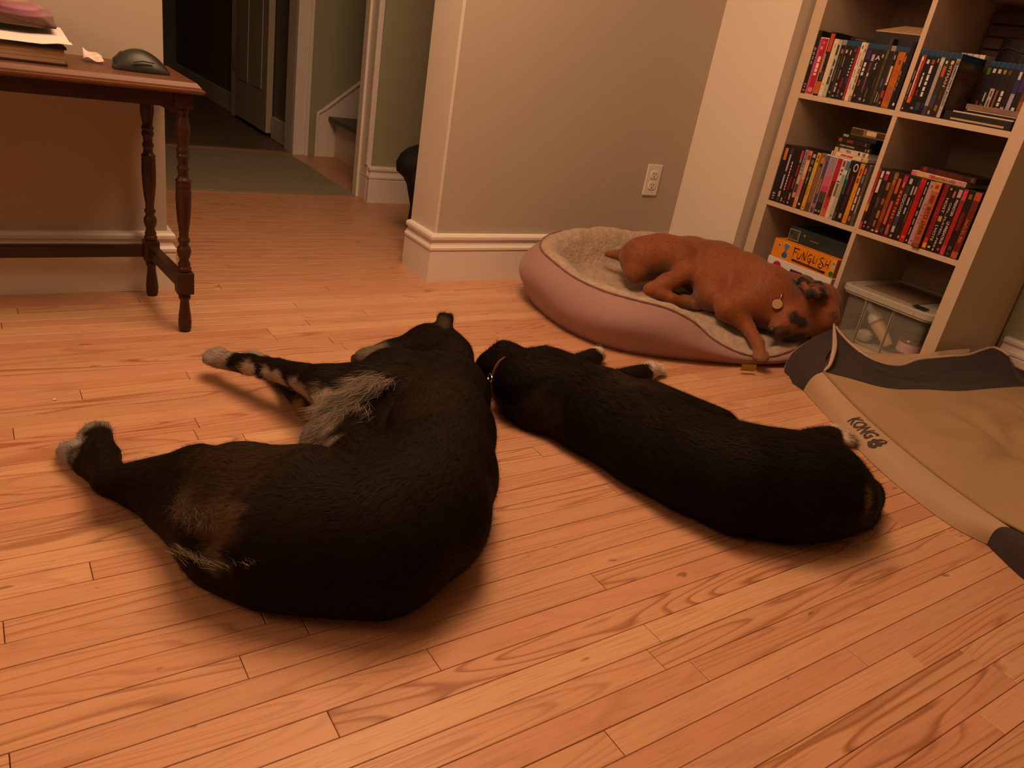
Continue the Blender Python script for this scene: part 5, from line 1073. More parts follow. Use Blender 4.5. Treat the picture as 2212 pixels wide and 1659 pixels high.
# ------------------------------------------------------------------ dogs: one continuous skin per dog
LEFT_N = dict(s0=(0.897,1.439,0.044,0.050), s1=(0.743,1.195,0.078,0.084), s2=(0.659,1.047,0.086,0.092), s3=(0.582,0.921,0.088,0.094), s4=(0.501,0.829,0.096,0.102), s5=(0.419,0.796,0.094,0.100), s6=(0.354,0.828,0.087,0.093), s7=(0.295,0.855,0.082,0.088), s8=(0.256,0.904,0.072,0.078), v0=(0.676,1.287,0.068,0.074), v1=(0.557,1.191,0.064,0.070), v2=(0.490,1.108,0.056,0.062), v3=(0.471,0.952,0.069,0.075), t0=(0.343,0.879,0.118,0.078), t1=(0.272,0.946,0.112,0.066), t2=(0.231,1.016,0.100,0.045), hk=(0.125,1.100,0.062,0.022), mt=(0.125,1.185,0.055,0.024), pw=(0.127,1.278,0.040,0.023), tp=(0.129,1.313,0.032,0.018), ts0=(0.314,0.907,0.078,0.085), ts1=(0.248,0.978,0.055,0.060), lk=(0.208,1.031,0.050,0.046), lh=(0.126,1.152,0.030,0.021), lm=(0.107,1.222,0.026,0.021), lp=(0.094,1.259,0.025,0.022), lt=(0.089,1.280,0.020,0.016), fs=(0.636,1.209,0.105,0.065), fe=(0.517,1.254,0.105,0.038), fw=(0.464,1.378,0.085,0.022), fp=(0.428,1.442,0.072,0.021), ft=(0.383,1.531,0.050,0.019), ue=(0.505,1.305,0.035,0.026), uw=(0.503,1.494,0.028,0.020), ut=(0.478,1.572,0.022,0.019), hd=(0.861,1.485,0.055,0.052), hb=(0.892,1.470,0.055,0.046), hm=(0.775,1.491,0.038,0.034), hn=(0.703,1.488,0.040,0.026), e0=(0.881,1.480,0.100,0.013), e1=(0.893,1.492,0.130,0.009), e2=(0.906,1.488,0.125,0.010), e3=(0.897,1.474,0.105,0.012))
LEFT_E = 'hn-hm hm-hd hd-hb hb-s0 s0-s1 s1-s2 s2-s3 s3-s4 s4-s5 s5-s6 s6-s7 s7-s8 s1-v0 v0-v1 v1-v2 v2-v3 v3-s5 s6-t0 t0-t1 t1-t2 t2-hk hk-mt mt-pw pw-tp ts0-ts1 ts1-lk s8-lk lk-lh lh-lm lm-lp lp-lt fs-fe fe-fw fw-fp fp-ft v1-ue ue-uw uw-ut e0-e1 e0-e2'
RIGHT_N = dict(hm=(0.958,1.356,0.050,0.034), hd=(0.989,1.338,0.060,0.052), n0=(0.960,1.206,0.080,0.065), n1=(1.021,1.156,0.074,0.080), s1=(1.048,1.053,0.079,0.085), s2=(1.075,0.937,0.082,0.088), s3=(1.081,0.813,0.086,0.092), s4=(1.118,0.731,0.092,0.098), s5=(1.192,0.681,0.092,0.098), s6=(1.258,0.659,0.084,0.090), r=(1.313,0.649,0.064,0.070), b1=(1.033,1.051,0.056,0.062), b2=(1.044,0.902,0.060,0.066), t=(1.430,0.656,0.034,0.036), t2=(1.374,0.617,0.030,0.030), c0=(0.969,1.171,0.039,0.045), c1=(0.958,1.227,0.026,0.032), u1=(1.159,1.030,0.085,0.060), u2=(1.222,0.894,0.080,0.060), e0=(1.044,1.317,0.100,0.012), e1=(1.061,1.298,0.115,0.010), e2=(0.984,1.356,0.100,0.012), p0=(1.164,1.278,0.060,0.040), p1=(1.338,1.411,0.030,0.020), q0=(1.249,1.200,0.050,0.040), q1=(1.432,1.298,0.024,0.020), q2=(1.468,1.308,0.020,0.016), h0=(1.414,0.773,0.065,0.060), h1=(1.662,0.884,0.022,0.018), h2=(1.683,0.859,0.020,0.016), sh=(1.016,1.212,0.105,0.050))
RIGHT_E = 'hm-hd hd-n0 n0-n1 n1-s1 s1-s2 s2-s3 s3-s4 s4-s5 s5-s6 s6-r r-t t-t2 n0-c0 c0-b1 b1-b2 c1-c0 u1-u2 e0-e1 p0-p1 q0-q1 q1-q2 h0-h1 h1-h2 sh-n1 e2-hd'
BROWN_N = dict(p0=(1.789,1.783,0.170,0.064), p1=(1.846,1.759,0.185,0.067), k0=(1.883,1.717,0.190,0.066), kn=(1.874,1.644,0.170,0.030), hk=(1.725,1.650,0.115,0.019), hk0=(1.786,1.645,0.135,0.030), hf=(1.777,1.601,0.100,0.016), ht=(1.854,1.569,0.085,0.017), hu=(1.836,1.679,0.085,0.016), hu2=(1.860,1.597,0.090,0.016), b1=(1.963,1.730,0.175,0.080), b2=(1.990,1.637,0.170,0.092), b3=(2.018,1.538,0.165,0.092), sh=(1.997,1.432,0.160,0.088), nk=(2.114,1.442,0.155,0.070), nk2=(2.141,1.404,0.160,0.060), el=(1.858,1.443,0.120,0.036), fw=(1.892,1.381,0.085,0.021), fp=(1.860,1.305,0.065,0.018), ft=(1.828,1.259,0.046,0.016), tl0=(1.783,1.855,0.160,0.022), tl=(1.748,1.903,0.150,0.010), tb=(1.750,1.757,0.135,0.034), gap=(1.879,1.528,0.130,0.050), lw=(2.009,1.336,0.120,0.050), up=(1.917,1.267,0.085,0.016), hd=(2.151,1.338,0.165,0.054), hc=(2.105,1.283,0.135,0.042), br=(2.066,1.331,0.152,0.042), mz=(1.991,1.314,0.128,0.034), ns=(1.940,1.308,0.108,0.027), jw=(2.012,1.292,0.098,0.024), e0=(2.094,1.325,0.228,0.012), e1=(2.054,1.359,0.235,0.008), e2=(1.977,1.267,0.225,0.009), e3=(2.061,1.290,0.218,0.013), e4=(2.128,1.308,0.200,0.014))
BROWN_EYE = (1.967,1.282,0.148)
BROWN_TAG = (1.940,1.338,0.172)
BROWN_E = 'ns-mz mz-br br-hd hc-mz ns-jw jw-hc hd-hc hd-nk2 nk2-nk nk-sh sh-b3 b3-b2 b2-b1 b1-p1 p1-k0 k0-kn kn-hk0 hk0-hk hk-hf hf-ht p0-p1 sh-el el-fw fw-fp fp-ft p0-tl0 tl0-tl p0-tb hu-hu2 gap-b2 lw-sh e0-e3 e3-e2 e0-e1 e1-e2 e0-e2 e3-e1 e3-e4'

def skin(name, N, E, kdef, kspec, col_fn, mtl, parent, h=0.006, extra=(), neg=(), floor=None):
    """smooth union of round cones, skinned by surface nets; stores a colour and a flow direction per vertex"""
    prim = []
    for e_ in E.split():
        a, b_ = e_.split('-'); prim.append((np.array(N[a]), np.array(N[b_]), kspec.get(e_, kspec.get(b_, kdef))))
    for a, b_, k_ in extra: prim.append((np.array(a, float), np.array(b_, float), k_))
    allp = np.array([p[i] for p in prim for i in (0, 1)])
    lo = (allp[:, :3] - allp[:, 3:4]).min(0) - 0.03; hi = (allp[:, :3] + allp[:, 3:4]).max(0) + 0.03
    n = np.ceil((hi - lo) / h).astype(int) + 1
    ax = [lo[i] + h * np.arange(n[i]) for i in range(3)]
    Fd = np.full(n, 0.5, np.float32)
    def cone(X, Y_, Z, a, b_):
        ab = b_[:3] - a[:3]; L2 = max(1e-9, float(ab @ ab))
        t = np.clip(((X - a[0]) * ab[0] + (Y_ - a[1]) * ab[1] + (Z - a[2]) * ab[2]) / L2, 0, 1)
        dx = X - a[0] - t * ab[0]; dy = Y_ - a[1] - t * ab[1]; dz = Z - a[2] - t * ab[2]
        return np.sqrt(dx * dx + dy * dy + dz * dz) - (a[3] + t * (b_[3] - a[3]))
    for a, b_, k_ in prim:
        mn = np.minimum(a[:3] - a[3], b_[:3] - b_[3]) - 0.075; mx = np.maximum(a[:3] + a[3], b_[:3] + b_[3]) + 0.075
        i0 = np.maximum(0, np.floor((mn - lo) / h).astype(int)); i1 = np.minimum(n, np.ceil((mx - lo) / h).astype(int) + 1)
        sl = tuple(slice(i0[i], i1[i]) for i in range(3))
        X, Y_, Z = ax[0][sl[0]][:, None, None], ax[1][sl[1]][None, :, None], ax[2][sl[2]][None, None, :]
        d = cone(X, Y_, Z, a, b_).astype(np.float32); c = Fd[sl]
        hh = np.maximum(k_ - np.abs(d - c), 0) / k_
        Fd[sl] = np.minimum(d, c) - hh * hh * k_ * 0.25
    for a, b_, k_ in neg:
        a, b_ = np.array(a, float), np.array(b_, float)
        X, Y_, Z = ax[0][:, None, None], ax[1][None, :, None], ax[2][None, None, :]
        d = -cone(X, Y_, Z, a, b_).astype(np.float32); hh = np.maximum(k_ - np.abs(d - Fd), 0) / k_
        Fd = np.maximum(d, Fd) + hh * hh * k_ * 0.25
    if floor is not None:
        d = (floor - ax[2])[None, None, :].astype(np.float32) * np.ones_like(Fd); k_ = 0.012
        hh = np.maximum(k_ - np.abs(d - Fd), 0) / k_; Fd = np.maximum(d, Fd) + hh * hh * k_ * 0.25
    # surface nets
    s = Fd < 0
    nx, ny, nz = n
    cs = [s[i:nx - 1 + i, j:ny - 1 + j, k:nz - 1 + k] for i in (0, 1) for j in (0, 1) for k in (0, 1)]
    tot = sum(c.astype(np.int8) for c in cs); act = (tot > 0) & (tot < 8)
    idx = np.full(act.shape, -1, np.int64); cells = np.argwhere(act); idx[act] = np.arange(len(cells))
    acc = np.zeros((len(cells), 3)); cnt = np.zeros(len(cells))
    corner = [(i, j, k) for i in (0, 1) for j in (0, 1) for k in (0, 1)]
    vals = [Fd[cells[:, 0] + c[0], cells[:, 1] + c[1], cells[:, 2] + c[2]] for c in corner]
    for p in range(8):
        for q in range(p + 1, 8):
            if sum(abs(corner[p][i] - corner[q][i]) for i in range(3)) != 1: continue
            m1 = (vals[p] < 0) != (vals[q] < 0)
            t = np.where(m1, vals[p] / np.where(m1, vals[p] - vals[q], 1), 0)
            pt = np.array(corner[p])[None] + t[:, None] * (np.array(corner[q]) - np.array(corner[p]))[None]
            acc += pt * m1[:, None]; cnt += m1
    V = lo + h * (cells + acc / cnt[:, None])
    Q = []
    for axis in range(3):
        o1, o2 = [(1, 2), (2, 0), (0, 1)][axis]
        d0 = [0, 0, 0]; d0[axis] = 1
        A = s[:nx - d0[0], :ny - d0[1], :nz - d0[2]]; Bq = s[d0[0]:, d0[1]:, d0[2]:]
        ed = np.argwhere(A != Bq)
        ed = ed[(ed[:, o1] > 0) & (ed[:, o2] > 0)]
        e1 = np.zeros(3, int); e1[o1] = 1; e2 = np.zeros(3, int); e2[o2] = 1
        g_ = lambda c: idx[np.minimum(c[:, 0], idx.shape[0] - 1), np.minimum(c[:, 1], idx.shape[1] - 1), np.minimum(c[:, 2], idx.shape[2] - 1)]
        f_ = np.stack([g_(ed - e1 - e2), g_(ed - e2), g_(ed), g_(ed - e1)], 1)
        inside_first = A[ed[:, 0], ed[:, 1], ed[:, 2]]
        f_[~inside_first] = f_[~inside_first][:, ::-1]
        Q.append(f_)
    Q = np.concatenate(Q); Q = Q[(Q >= 0).all(1)]
    me = bpy.data.meshes.new(name)
    me.vertices.add(len(V)); me.vertices.foreach_set('co', V.astype(np.float32).ravel())
    me.loops.add(len(Q) * 4); me.loops.foreach_set('vertex_index', Q.astype(np.int32).ravel())
    me.polygons.add(len(Q)); me.polygons.foreach_set('loop_start', (np.arange(len(Q)) * 4).astype(np.int32)); me.polygons.foreach_set('loop_total', np.full(len(Q), 4, np.int32))
    me.update(calc_edges=True); me.validate()
    me.polygons.foreach_set('use_smooth', np.ones(len(me.polygons), bool))
    me.update()
    V = np.empty(len(me.vertices) * 3); me.vertices.foreach_get('co', V); V = V.reshape(-1, 3)
    # flow: direction of the nearest limb
    best = np.full(len(V), 9.0); flow = np.zeros((len(V), 3)); which = np.zeros(len(V), int)
    for q, (a, b_, k_) in enumerate(prim):
        d = cone(V[:, 0], V[:, 1], V[:, 2], a, b_); m1 = d < best; best[m1] = d[m1]; ab = b_[:3] - a[:3]; ab = ab / max(1e-9, np.linalg.norm(ab)); flow[m1] = ab; which[m1] = q
    colr = col_fn(V)
    ca = me.color_attributes.new('coat', 'FLOAT_COLOR', 'POINT'); ca.data.foreach_set('color', np.concatenate([colr, np.ones((len(V), 1))], 1).astype(np.float32).ravel())
    me.materials.append(mtl)
    o = bpy.data.objects.new(name, me); COL.objects.link(o)
    if parent: o.parent = parent
    Nn = np.empty(len(V) * 3); me.vertices.foreach_get('normal', Nn); Nn = Nn.reshape(-1, 3)
    return o, V, Nn, flow, colr
def coat_mat(name, rough, spec, sheen, bump):
    m = bpy.data.materials.new(name); m.use_nodes = True; nt = m.node_tree; b = nt.nodes['Principled BSDF']
    a = nt.nodes.new('ShaderNodeAttribute'); a.attribute_name = 'coat'; nt.links.new(a.outputs['Color'], b.inputs['Base Color'])
    b.inputs['Roughness'].default_value = rough; b.inputs['Specular IOR Level'].default_value = spec; b.inputs['Sheen Weight'].default_value = sheen; b.inputs['Sheen Roughness'].default_value = 0.5
    if bump:
        tc = nt.nodes.new('ShaderNodeTexCoord'); n1 = nt.nodes.new('ShaderNodeTexNoise'); n1.inputs['Scale'].default_value = bump[0]; n1.inputs['Detail'].default_value = 5; nt.links.new(tc.outputs['Object'], n1.inputs['Vector'])
        bp = nt.nodes.new('ShaderNodeBump'); bp.inputs['Strength'].default_value = bump[1]; bp.inputs['Distance'].default_value = bump[2]; nt.links.new(n1.outputs['Fac'], bp.inputs['Height']); nt.links.new(bp.outputs[0], b.inputs['Normal'])
    return m
def fur(parent, V, Nn, flow, colr, n, length, width, seed, lift=0.28, lenf=None, swirl=0.25, mtl=None, zmin=0.004, name='fur'):
    """short tapering blades lying along the coat; one part nobody could count"""
    r = np.random.default_rng(seed)
    prob = np.ones(len(V)) if lenf is None else lenf(V)[1]
    prob = prob * (V[:, 2] > zmin); prob = prob / prob.sum()
    i = r.choice(len(V), n, p=prob)
    P = V[i] + r.normal(0, 0.0025, (n, 3)); N_ = Nn[i]; D = flow[i] + r.normal(0, swirl, (n, 3))
    P -= N_ * 0.0015
    D -= N_ * (D * N_).sum(1, keepdims=True); D /= np.linalg.norm(D, axis=1, keepdims=True) + 1e-9
    Sd = np.cross(D, N_)
    Ln = length * r.uniform(0.6, 1.25, n)
    if lenf is not None: Ln = Ln * lenf(V[i])[0]
    li = lift * r.uniform(0.5, 1.4, n)
    W_ = width * r.uniform(0.7, 1.3, n)
    Ln, li, W_ = Ln[:, None], li[:, None], W_[:, None]
    p0 = P; p1 = P + D * Ln * 0.5 + N_ * Ln * li * 0.5; p2 = P + D * Ln * 0.97 + N_ * Ln * li * 0.62
    p1[:, 2] = np.maximum(p1[:, 2], 0.002); p2[:, 2] = np.maximum(p2[:, 2], 0.002)
    vv = np.stack([p0 - Sd * W_ / 2, p0 + Sd * W_ / 2, p1 + Sd * W_ * 0.4, p1 - Sd * W_ * 0.4, p2], 1).reshape(-1, 3)
    k = np.arange(n)[:, None] * 5
    me = bpy.data.meshes.new(name); me.vertices.add(len(vv)); me.vertices.foreach_set('co', vv.astype(np.float32).ravel())
    loops = np.concatenate([k + [0, 1, 2, 3], k + [3, 2, 4]], 1).ravel().astype(np.int32)
    me.loops.add(len(loops)); me.loops.foreach_set('vertex_index', loops)
    st_ = np.concatenate([np.arange(n)[:, None] * 7, np.arange(n)[:, None] * 7 + 4], 1).ravel().astype(np.int32)
    me.polygons.add(2 * n); me.polygons.foreach_set('loop_start', st_); me.polygons.foreach_set('loop_total', np.tile([4, 3], n).astype(np.int32))
    me.update(calc_edges=True)
    c = np.clip(colr[i] * r.uniform(0.7, 1.5, (n, 1)), 0, 1); c = np.repeat(c, 5, 0)
    ca = me.color_attributes.new('coat', 'FLOAT_COLOR', 'POINT'); ca.data.foreach_set('color', np.concatenate([c, np.ones((len(c), 1))], 1).astype(np.float32).ravel())
    me.materials.append(mtl); me.polygons.foreach_set('use_smooth', np.ones(2 * n, bool))
    o = bpy.data.objects.new(name, me); COL.objects.link(o); o.parent = parent; o['kind'] = 'stuff'
    return o
def blend(base, V, patches):
    """patches: (x, y, z, rx, ry, rz, colour, strength)"""
    C = np.tile(np.array(base, float), (len(V), 1))
    nz_ = (np.sin(V[:, 0] * 130 + 3 * np.sin(V[:, 1] * 90)) + np.sin(V[:, 1] * 150 + 2 * np.sin(V[:, 2] * 110))) * 0.12
    for x, y, z, rx, ry, rz, c, s_ in patches:
        d = np.sqrt(((V[:, 0] - x) / rx) ** 2 + ((V[:, 1] - y) / ry) ** 2 + ((V[:, 2] - z) / rz) ** 2) + nz_
        w_ = np.clip((1.25 - d) / 0.6, 0, 1) * s_; w_ = (w_ * w_ * (3 - 2 * w_))[:, None]
        C = C * (1 - w_) + np.array(c) * w_
    return C
def toes(centre, d, side, r, spread, n=4):
    """toe pads at the end of a paw"""
    d = np.array(d, float); d /= np.linalg.norm(d); side = np.array(side, float); side /= np.linalg.norm(side); out_ = []
    for k in range(n):
        q = (k - (n - 1) / 2) / ((n - 1) / 2); f_ = 0.010 * (1 - q * q)
        c = np.array(centre) + side * q * spread + d * (f_ + r * .6); b_ = c - d * r * 1.6
        out_.append(((*b_, r * 0.9), (*c, r), 0.004))
    return out_
def claws(parent, centre, d, side, r, spread, m_c, n=4):
    d = Vector(d).normalized(); side = Vector(side).normalized()
    for k in range(n):
        q = (k - (n - 1) / 2) / ((n - 1) / 2); c = Vector(centre) + side * q * spread + d * (0.010 * (1 - q * q) + r * 1.3)
        b_ = MB(); b_.tube([c, c + d * 0.006 + Vector((0, 0, -0.001)), c + d * 0.011 + Vector((0, 0, -0.004))], [0.0026, 0.002, 0.0006], 6); b_.build('claw', m_c, parent, smooth=True)
M_coatb = coat_mat('black_coat', 0.75, 0.08, 0.0, (90, 0.35, 0.004)); M_furb = coat_mat('black_fur', 0.55, 0.07, 0.0, None)
M_coatr = coat_mat('red_coat', 0.6, 0.25, 0.15, (60, 0.25, 0.003)); M_furr = coat_mat('red_fur', 0.6, 0.2, 0.0, None)
M_claw = mat('claw_horn', (0.10, 0.07, 0.05), 0.4)
BLK = (0.0085, 0.0052, 0.0022); GRY = (0.26, 0.215, 0.17); SHEEN_BRN = (0.026, 0.0145, 0.0055)

# -- large black and grey dog lying on its side, nearest the left
d1 = thing('dog', 'large black dog with grey paws and grey chest hair lying curled on its side', 'dog', (0, 0, 0))
NL = LEFT_N
pat = [(NL['tp'][0], NL['tp'][1] + .005, .035, .05, .055, .05, (0.20, 0.17, 0.135), 1), (NL['lt'][0] - .004, NL['lt'][1] - .01, .022, .042, .045, .04, (0.25, 0.22, 0.20), 1),
       (NL['ft'][0], NL['ft'][1] - .01, .05, .045, .055, .045, (0.27, 0.22, 0.175), 1), (NL['ut'][0], NL['ut'][1], .02, .05, .05, .04, (0.28, 0.235, 0.19), 1),
       (0.420, 1.412, 0.068, .022, .032, .020, (0.40, 0.31, 0.23), 1), (0.448, 1.345, 0.080, .020, .050, .017, (0.34, 0.27, 0.20), .95), (0.470, 1.272, 0.090, .020, .050, .018, (0.30, 0.235, 0.175), .9), (0.492, 1.212, 0.098, .026, .035, .026, (0.24, 0.19, 0.14), .9),
       (0.545, 1.162, 0.140, .035, .026, .024, (0.13, 0.105, 0.08), .9), (0.500, 1.145, 0.118, .040, .032, .030, (0.20, 0.165, 0.13), 1), (0.455, 1.105, 0.095, .040, .045, .045, (0.20, 0.165, 0.13), 1), (0.43, 1.03, 0.08, .045, .05, .05, (0.13, 0.105, 0.08), .9),
       (0.481, 1.285, 0.030, .03, .05, .028, (0.16, 0.09, 0.035), .9), (NL['hn'][0] + .01, NL['hn'][1], .05, .045, .05, .035, (0.13, 0.105, 0.08), .9),
       (0.215, 0.848, 0.138, .045, .040, .035, (0.060, 0.032, 0.015), .9), (0.192, 0.915, 0.122, .025, .04, .03, (0.05, 0.035, 0.018), .8), (0.205, 0.822, 0.094, .045, .022, .018, (0.075, 0.058, 0.030), .8),
       (0.26, 0.93, 0.17, .14, .08, .05, SHEEN_BRN, .7), (0.60, 1.08, 0.16, .10, .12, .04, (0.017, 0.010, 0.004), .8), (0.89, 1.475, .122, .018, .018, .014, (0.055, 0.042, 0.026), .9)]  # brownish sheen painted into the coat over thigh and ribs
ext = toes((NL['ft'][0], NL['ft'][1] + .004, .054), (-.3, .95, -.1), (.8, .25, .3), 0.0115, 0.015) + toes((NL['tp'][0], NL['tp'][1], .030), (-.1, 1, -.1), (1, .1, .3), 0.0115, 0.016) + toes((NL['lt'][0], NL['lt'][1], .019), (-.4, 1, 0), (.9, .4, .1), 0.0100, 0.013) + toes((0.474, 1.585, .020), (-.3, 1, 0), (.9, .3, .1), 0.010, 0.014)
ext += [((*NL['e1'][:3], .009), (*NL['e2'][:3], .010), .012), ((*NL['e0'][:3], .013), (*NL['e3'][:3], .012), .012), ((*NL['e3'][:3], .012), (*NL['e2'][:3], .010), .012), ((0.436, 1.385, 0.080, .012), (0.432, 1.394, 0.076, .012), .010)]
KS = {'e0-e1': .012, 'e0-e2': .012, 's6-t0': .03, 't0-t1': .02, 't1-t2': .02, 't2-hk': .016, 'hk-mt': .014, 'mt-pw': .012, 'pw-tp': .01, 'lk-lh': .014, 'lh-lm': .012, 'lm-lp': .01, 'lp-lt': .01, 'fs-fe': .022, 'fe-fw': .016, 'fw-fp': .012, 'fp-ft': .01, 'v1-ue': .02, 'ue-uw': .014, 'uw-ut': .012, 'hn-hm': .025, 'ts1-lk': .03, 's8-lk': .03}
b1, V, Nn, fl_, cl_ = skin('body', LEFT_N, LEFT_E, 0.032, KS, lambda V: blend(BLK, V, pat), M_coatb, d1, 0.0058, ext, floor=0.001)
lenf = lambda V: (1 + 1.2 * np.exp(-(((V[:, 0] - .47) / .06) ** 2 + ((V[:, 1] - 1.10) / .07) ** 2)) + 0.6 * np.exp(-(((V[:, 0] - .49) / .04) ** 2 + ((V[:, 1] - 1.21) / .04) ** 2)) + 0.5 * np.exp(-(((V[:, 0] - .20) / .05) ** 2 + ((V[:, 1] - .87) / .06) ** 2)), np.ones(len(V)) * np.where(V[:, 2] > .02, 1, .4))
fl2 = fl_.copy()
mch = (np.abs(V[:, 0] - .50) < .09) & (np.abs(V[:, 1] - 1.11) < .07); fl2[mch] = np.array([-0.8, -0.45, -0.3])
fur(b1, V, Nn, fl2, cl_, 110000, 0.0125, 0.0007, 1, 0.10, lenf, 0.16, M_furb)
# wispy pale tufts
def tuft(parent, line, d, n, length, width, col, seed, spread=0.012, m_=None):
    r = np.random.default_rng(seed); line = np.array(line, float); k = r.uniform(0, len(line) - 1.001, n); i = k.astype(int); f_ = (k - i)[:, None]
    P = line[i] * (1 - f_) + line[i + 1] * f_ + r.normal(0, spread, (n, 3)) * [1, 1, .4]
    Vq = P; Nq = np.tile([0, 0, 1.0], (n, 1)); fq = np.tile(np.array(d, float), (n, 1)) + 0.30 * np.stack([np.sin(P[:, 1] * 130), np.sin(P[:, 0] * 150), np.sin(P[:, 0] * 90) * .4], 1)
    return fur(parent, Vq, Nq, fq, np.tile(np.array(col, float), (n, 1)) * r.uniform(.5, 1.3, (n, 1)), n, length, width, seed + 1, 0.18, None, 0.2, m_ or M_furb, name='tuft')
def on_body(V, x, y):
    d = (V[:, 0] - x) ** 2 + (V[:, 1] - y) ** 2; s_ = V[d < 0.0004]
    return s_[:, 2].max() if len(s_) else 0.1
def tl(*pts): return [(x, y, on_body(V, x, y) + dz) for x, y, dz in pts]
tuft(b1, [(0.600, 1.182, .146), (0.560, 1.168, .140), (0.520, 1.152, .126), (0.485, 1.130, .112)], (-.85, -.42, -.30), 2600, 0.052, 0.00055, (0.20, 0.165, 0.13), 5, 0.012)
tuft(b1, [(0.520, 1.135, .124), (0.49, 1.115, .110), (0.46, 1.095, .095), (0.45, 1.06, .085)], (-.75, -.50, -.35), 2600, 0.050, 0.00055, (0.17, 0.14, 0.11), 6, 0.015)
tuft(b1, [(0.445, 1.045, .075), (0.455, 1.02, .085), (0.49, 1.00, .095)], (-.9, .15, -.2), 1300, 0.040, 0.00055, (0.20, 0.17, 0.13), 7, 0.010)
tuft(b1, [(0.515, 1.225, .108), (0.498, 1.212, .102), (0.488, 1.205, .086)], (-.5, -.75, -.4), 700, 0.032, 0.00055, (0.24, 0.19, 0.14), 9, 0.008)
tuft(b1, [(0.178, .872, .086), (0.192, .844, .089), (0.208, .817, .095), (0.248, .777, .116)], (-.35, .75, .25), 420, 0.020, 0.0004, (0.17, 0.14, 0.085), 11, 0.0045)
tuft(b1, [(0.188, .925, .122), (0.199, .880, .130), (0.218, .859, .142)], (-.2, -.8, -.15), 420, 0.022, 0.0004, (0.065, 0.048, 0.026), 13, 0.012)
claws(d1, (NL['tp'][0], NL['tp'][1], .030), (-.1, 1, -.1), (1, .1, .3), 0.0115, 0.016, M_claw); claws(d1, (NL['ft'][0], NL['ft'][1] + .004, .054), (-.3, .95, -.1), (.8, .25, .3), 0.0115, 0.015, M_claw)
m_ = MB(); m_.lathe([(0.0, -.010), (0.012, -.006), (0.015, 0.002), (0.009, 0.009), (0, 0.011)], n=14, xf=Matrix.Translation((NL['hn'][0] - .014, NL['hn'][1] + .026, .026)) @ Matrix.Rotation(math.pi / 2, 4, 'Y')); m_.build('nose', mat('nose_leather', (0.012, 0.010, 0.010), 0.4), d1, smooth=True)

# -- black dog with white toes lying prone, middle of the floor
d2 = thing('dog', 'smaller black dog with white toes and a rose collar stretched out on the floor', 'dog', (0, 0, 0))
NR = RIGHT_N; WHT = (0.62, 0.52, 0.42)
pat = [(NR['p1'][0], NR['p1'][1], .03, .06, .06, .06, WHT, 1), (NR['q1'][0] + .01, NR['q1'][1], .02, .09, .06, .06, WHT, 1), (NR['h1'][0], NR['h1'][1], .02, .07, .05, .05, WHT, 1), (1.268, .570, .115, .016, .014, .030, (0.15, 0.095, 0.045), 1),
       (0.93, 1.13, .05, .05, .08, .06, (0.03, 0.02, 0.012), .6), (1.10, 1.02, .17, .08, .08, .05, (0.035, 0.02, 0.01), .5)]
ext = toes((NR['p1'][0] + .006, NR['p1'][1] + .006, .022), (.75, .65, 0), (.65, -.75, 0), 0.010, 0.014) + toes((NR['q2'][0], NR['q2'][1], .018), (.95, .2, 0), (.2, -.95, 0), 0.010, 0.014) + toes((NR['h2'][0], NR['h2'][1], .016), (.6, -.6, 0), (.7, .7, 0), 0.009, 0.014)
KS = {'e0-e1': .02, 'e2-hd': .02, 'p0-p1': .02, 'q0-q1': .02, 'q1-q2': .012, 'h0-h1': .02, 'h1-h2': .012, 't-t2': .03, 'r-t': .03, 'sh-n1': .03, 'c0-b1': .04, 'b1-b2': .05, 'u1-u2': .05}
b2, V, Nn, fl_, cl_ = skin('body', RIGHT_N, RIGHT_E, 0.032, KS, lambda V: blend((0.0065, 0.0046, 0.0024), V, pat), M_coatb, d2, 0.0058, ext, floor=0.001)
fur(b2, V, Nn, fl_, cl_, 110000, 0.0165, 0.0007, 21, 0.13, None, 0.2, M_furb)
M_rose = mat('rose_collar', (0.20, 0.06, 0.05), 0.5); M_steel = mat('bright_metal', (0.8, 0.75, 0.68), 0.2)
from mathutils.bvhtree import BVHTree
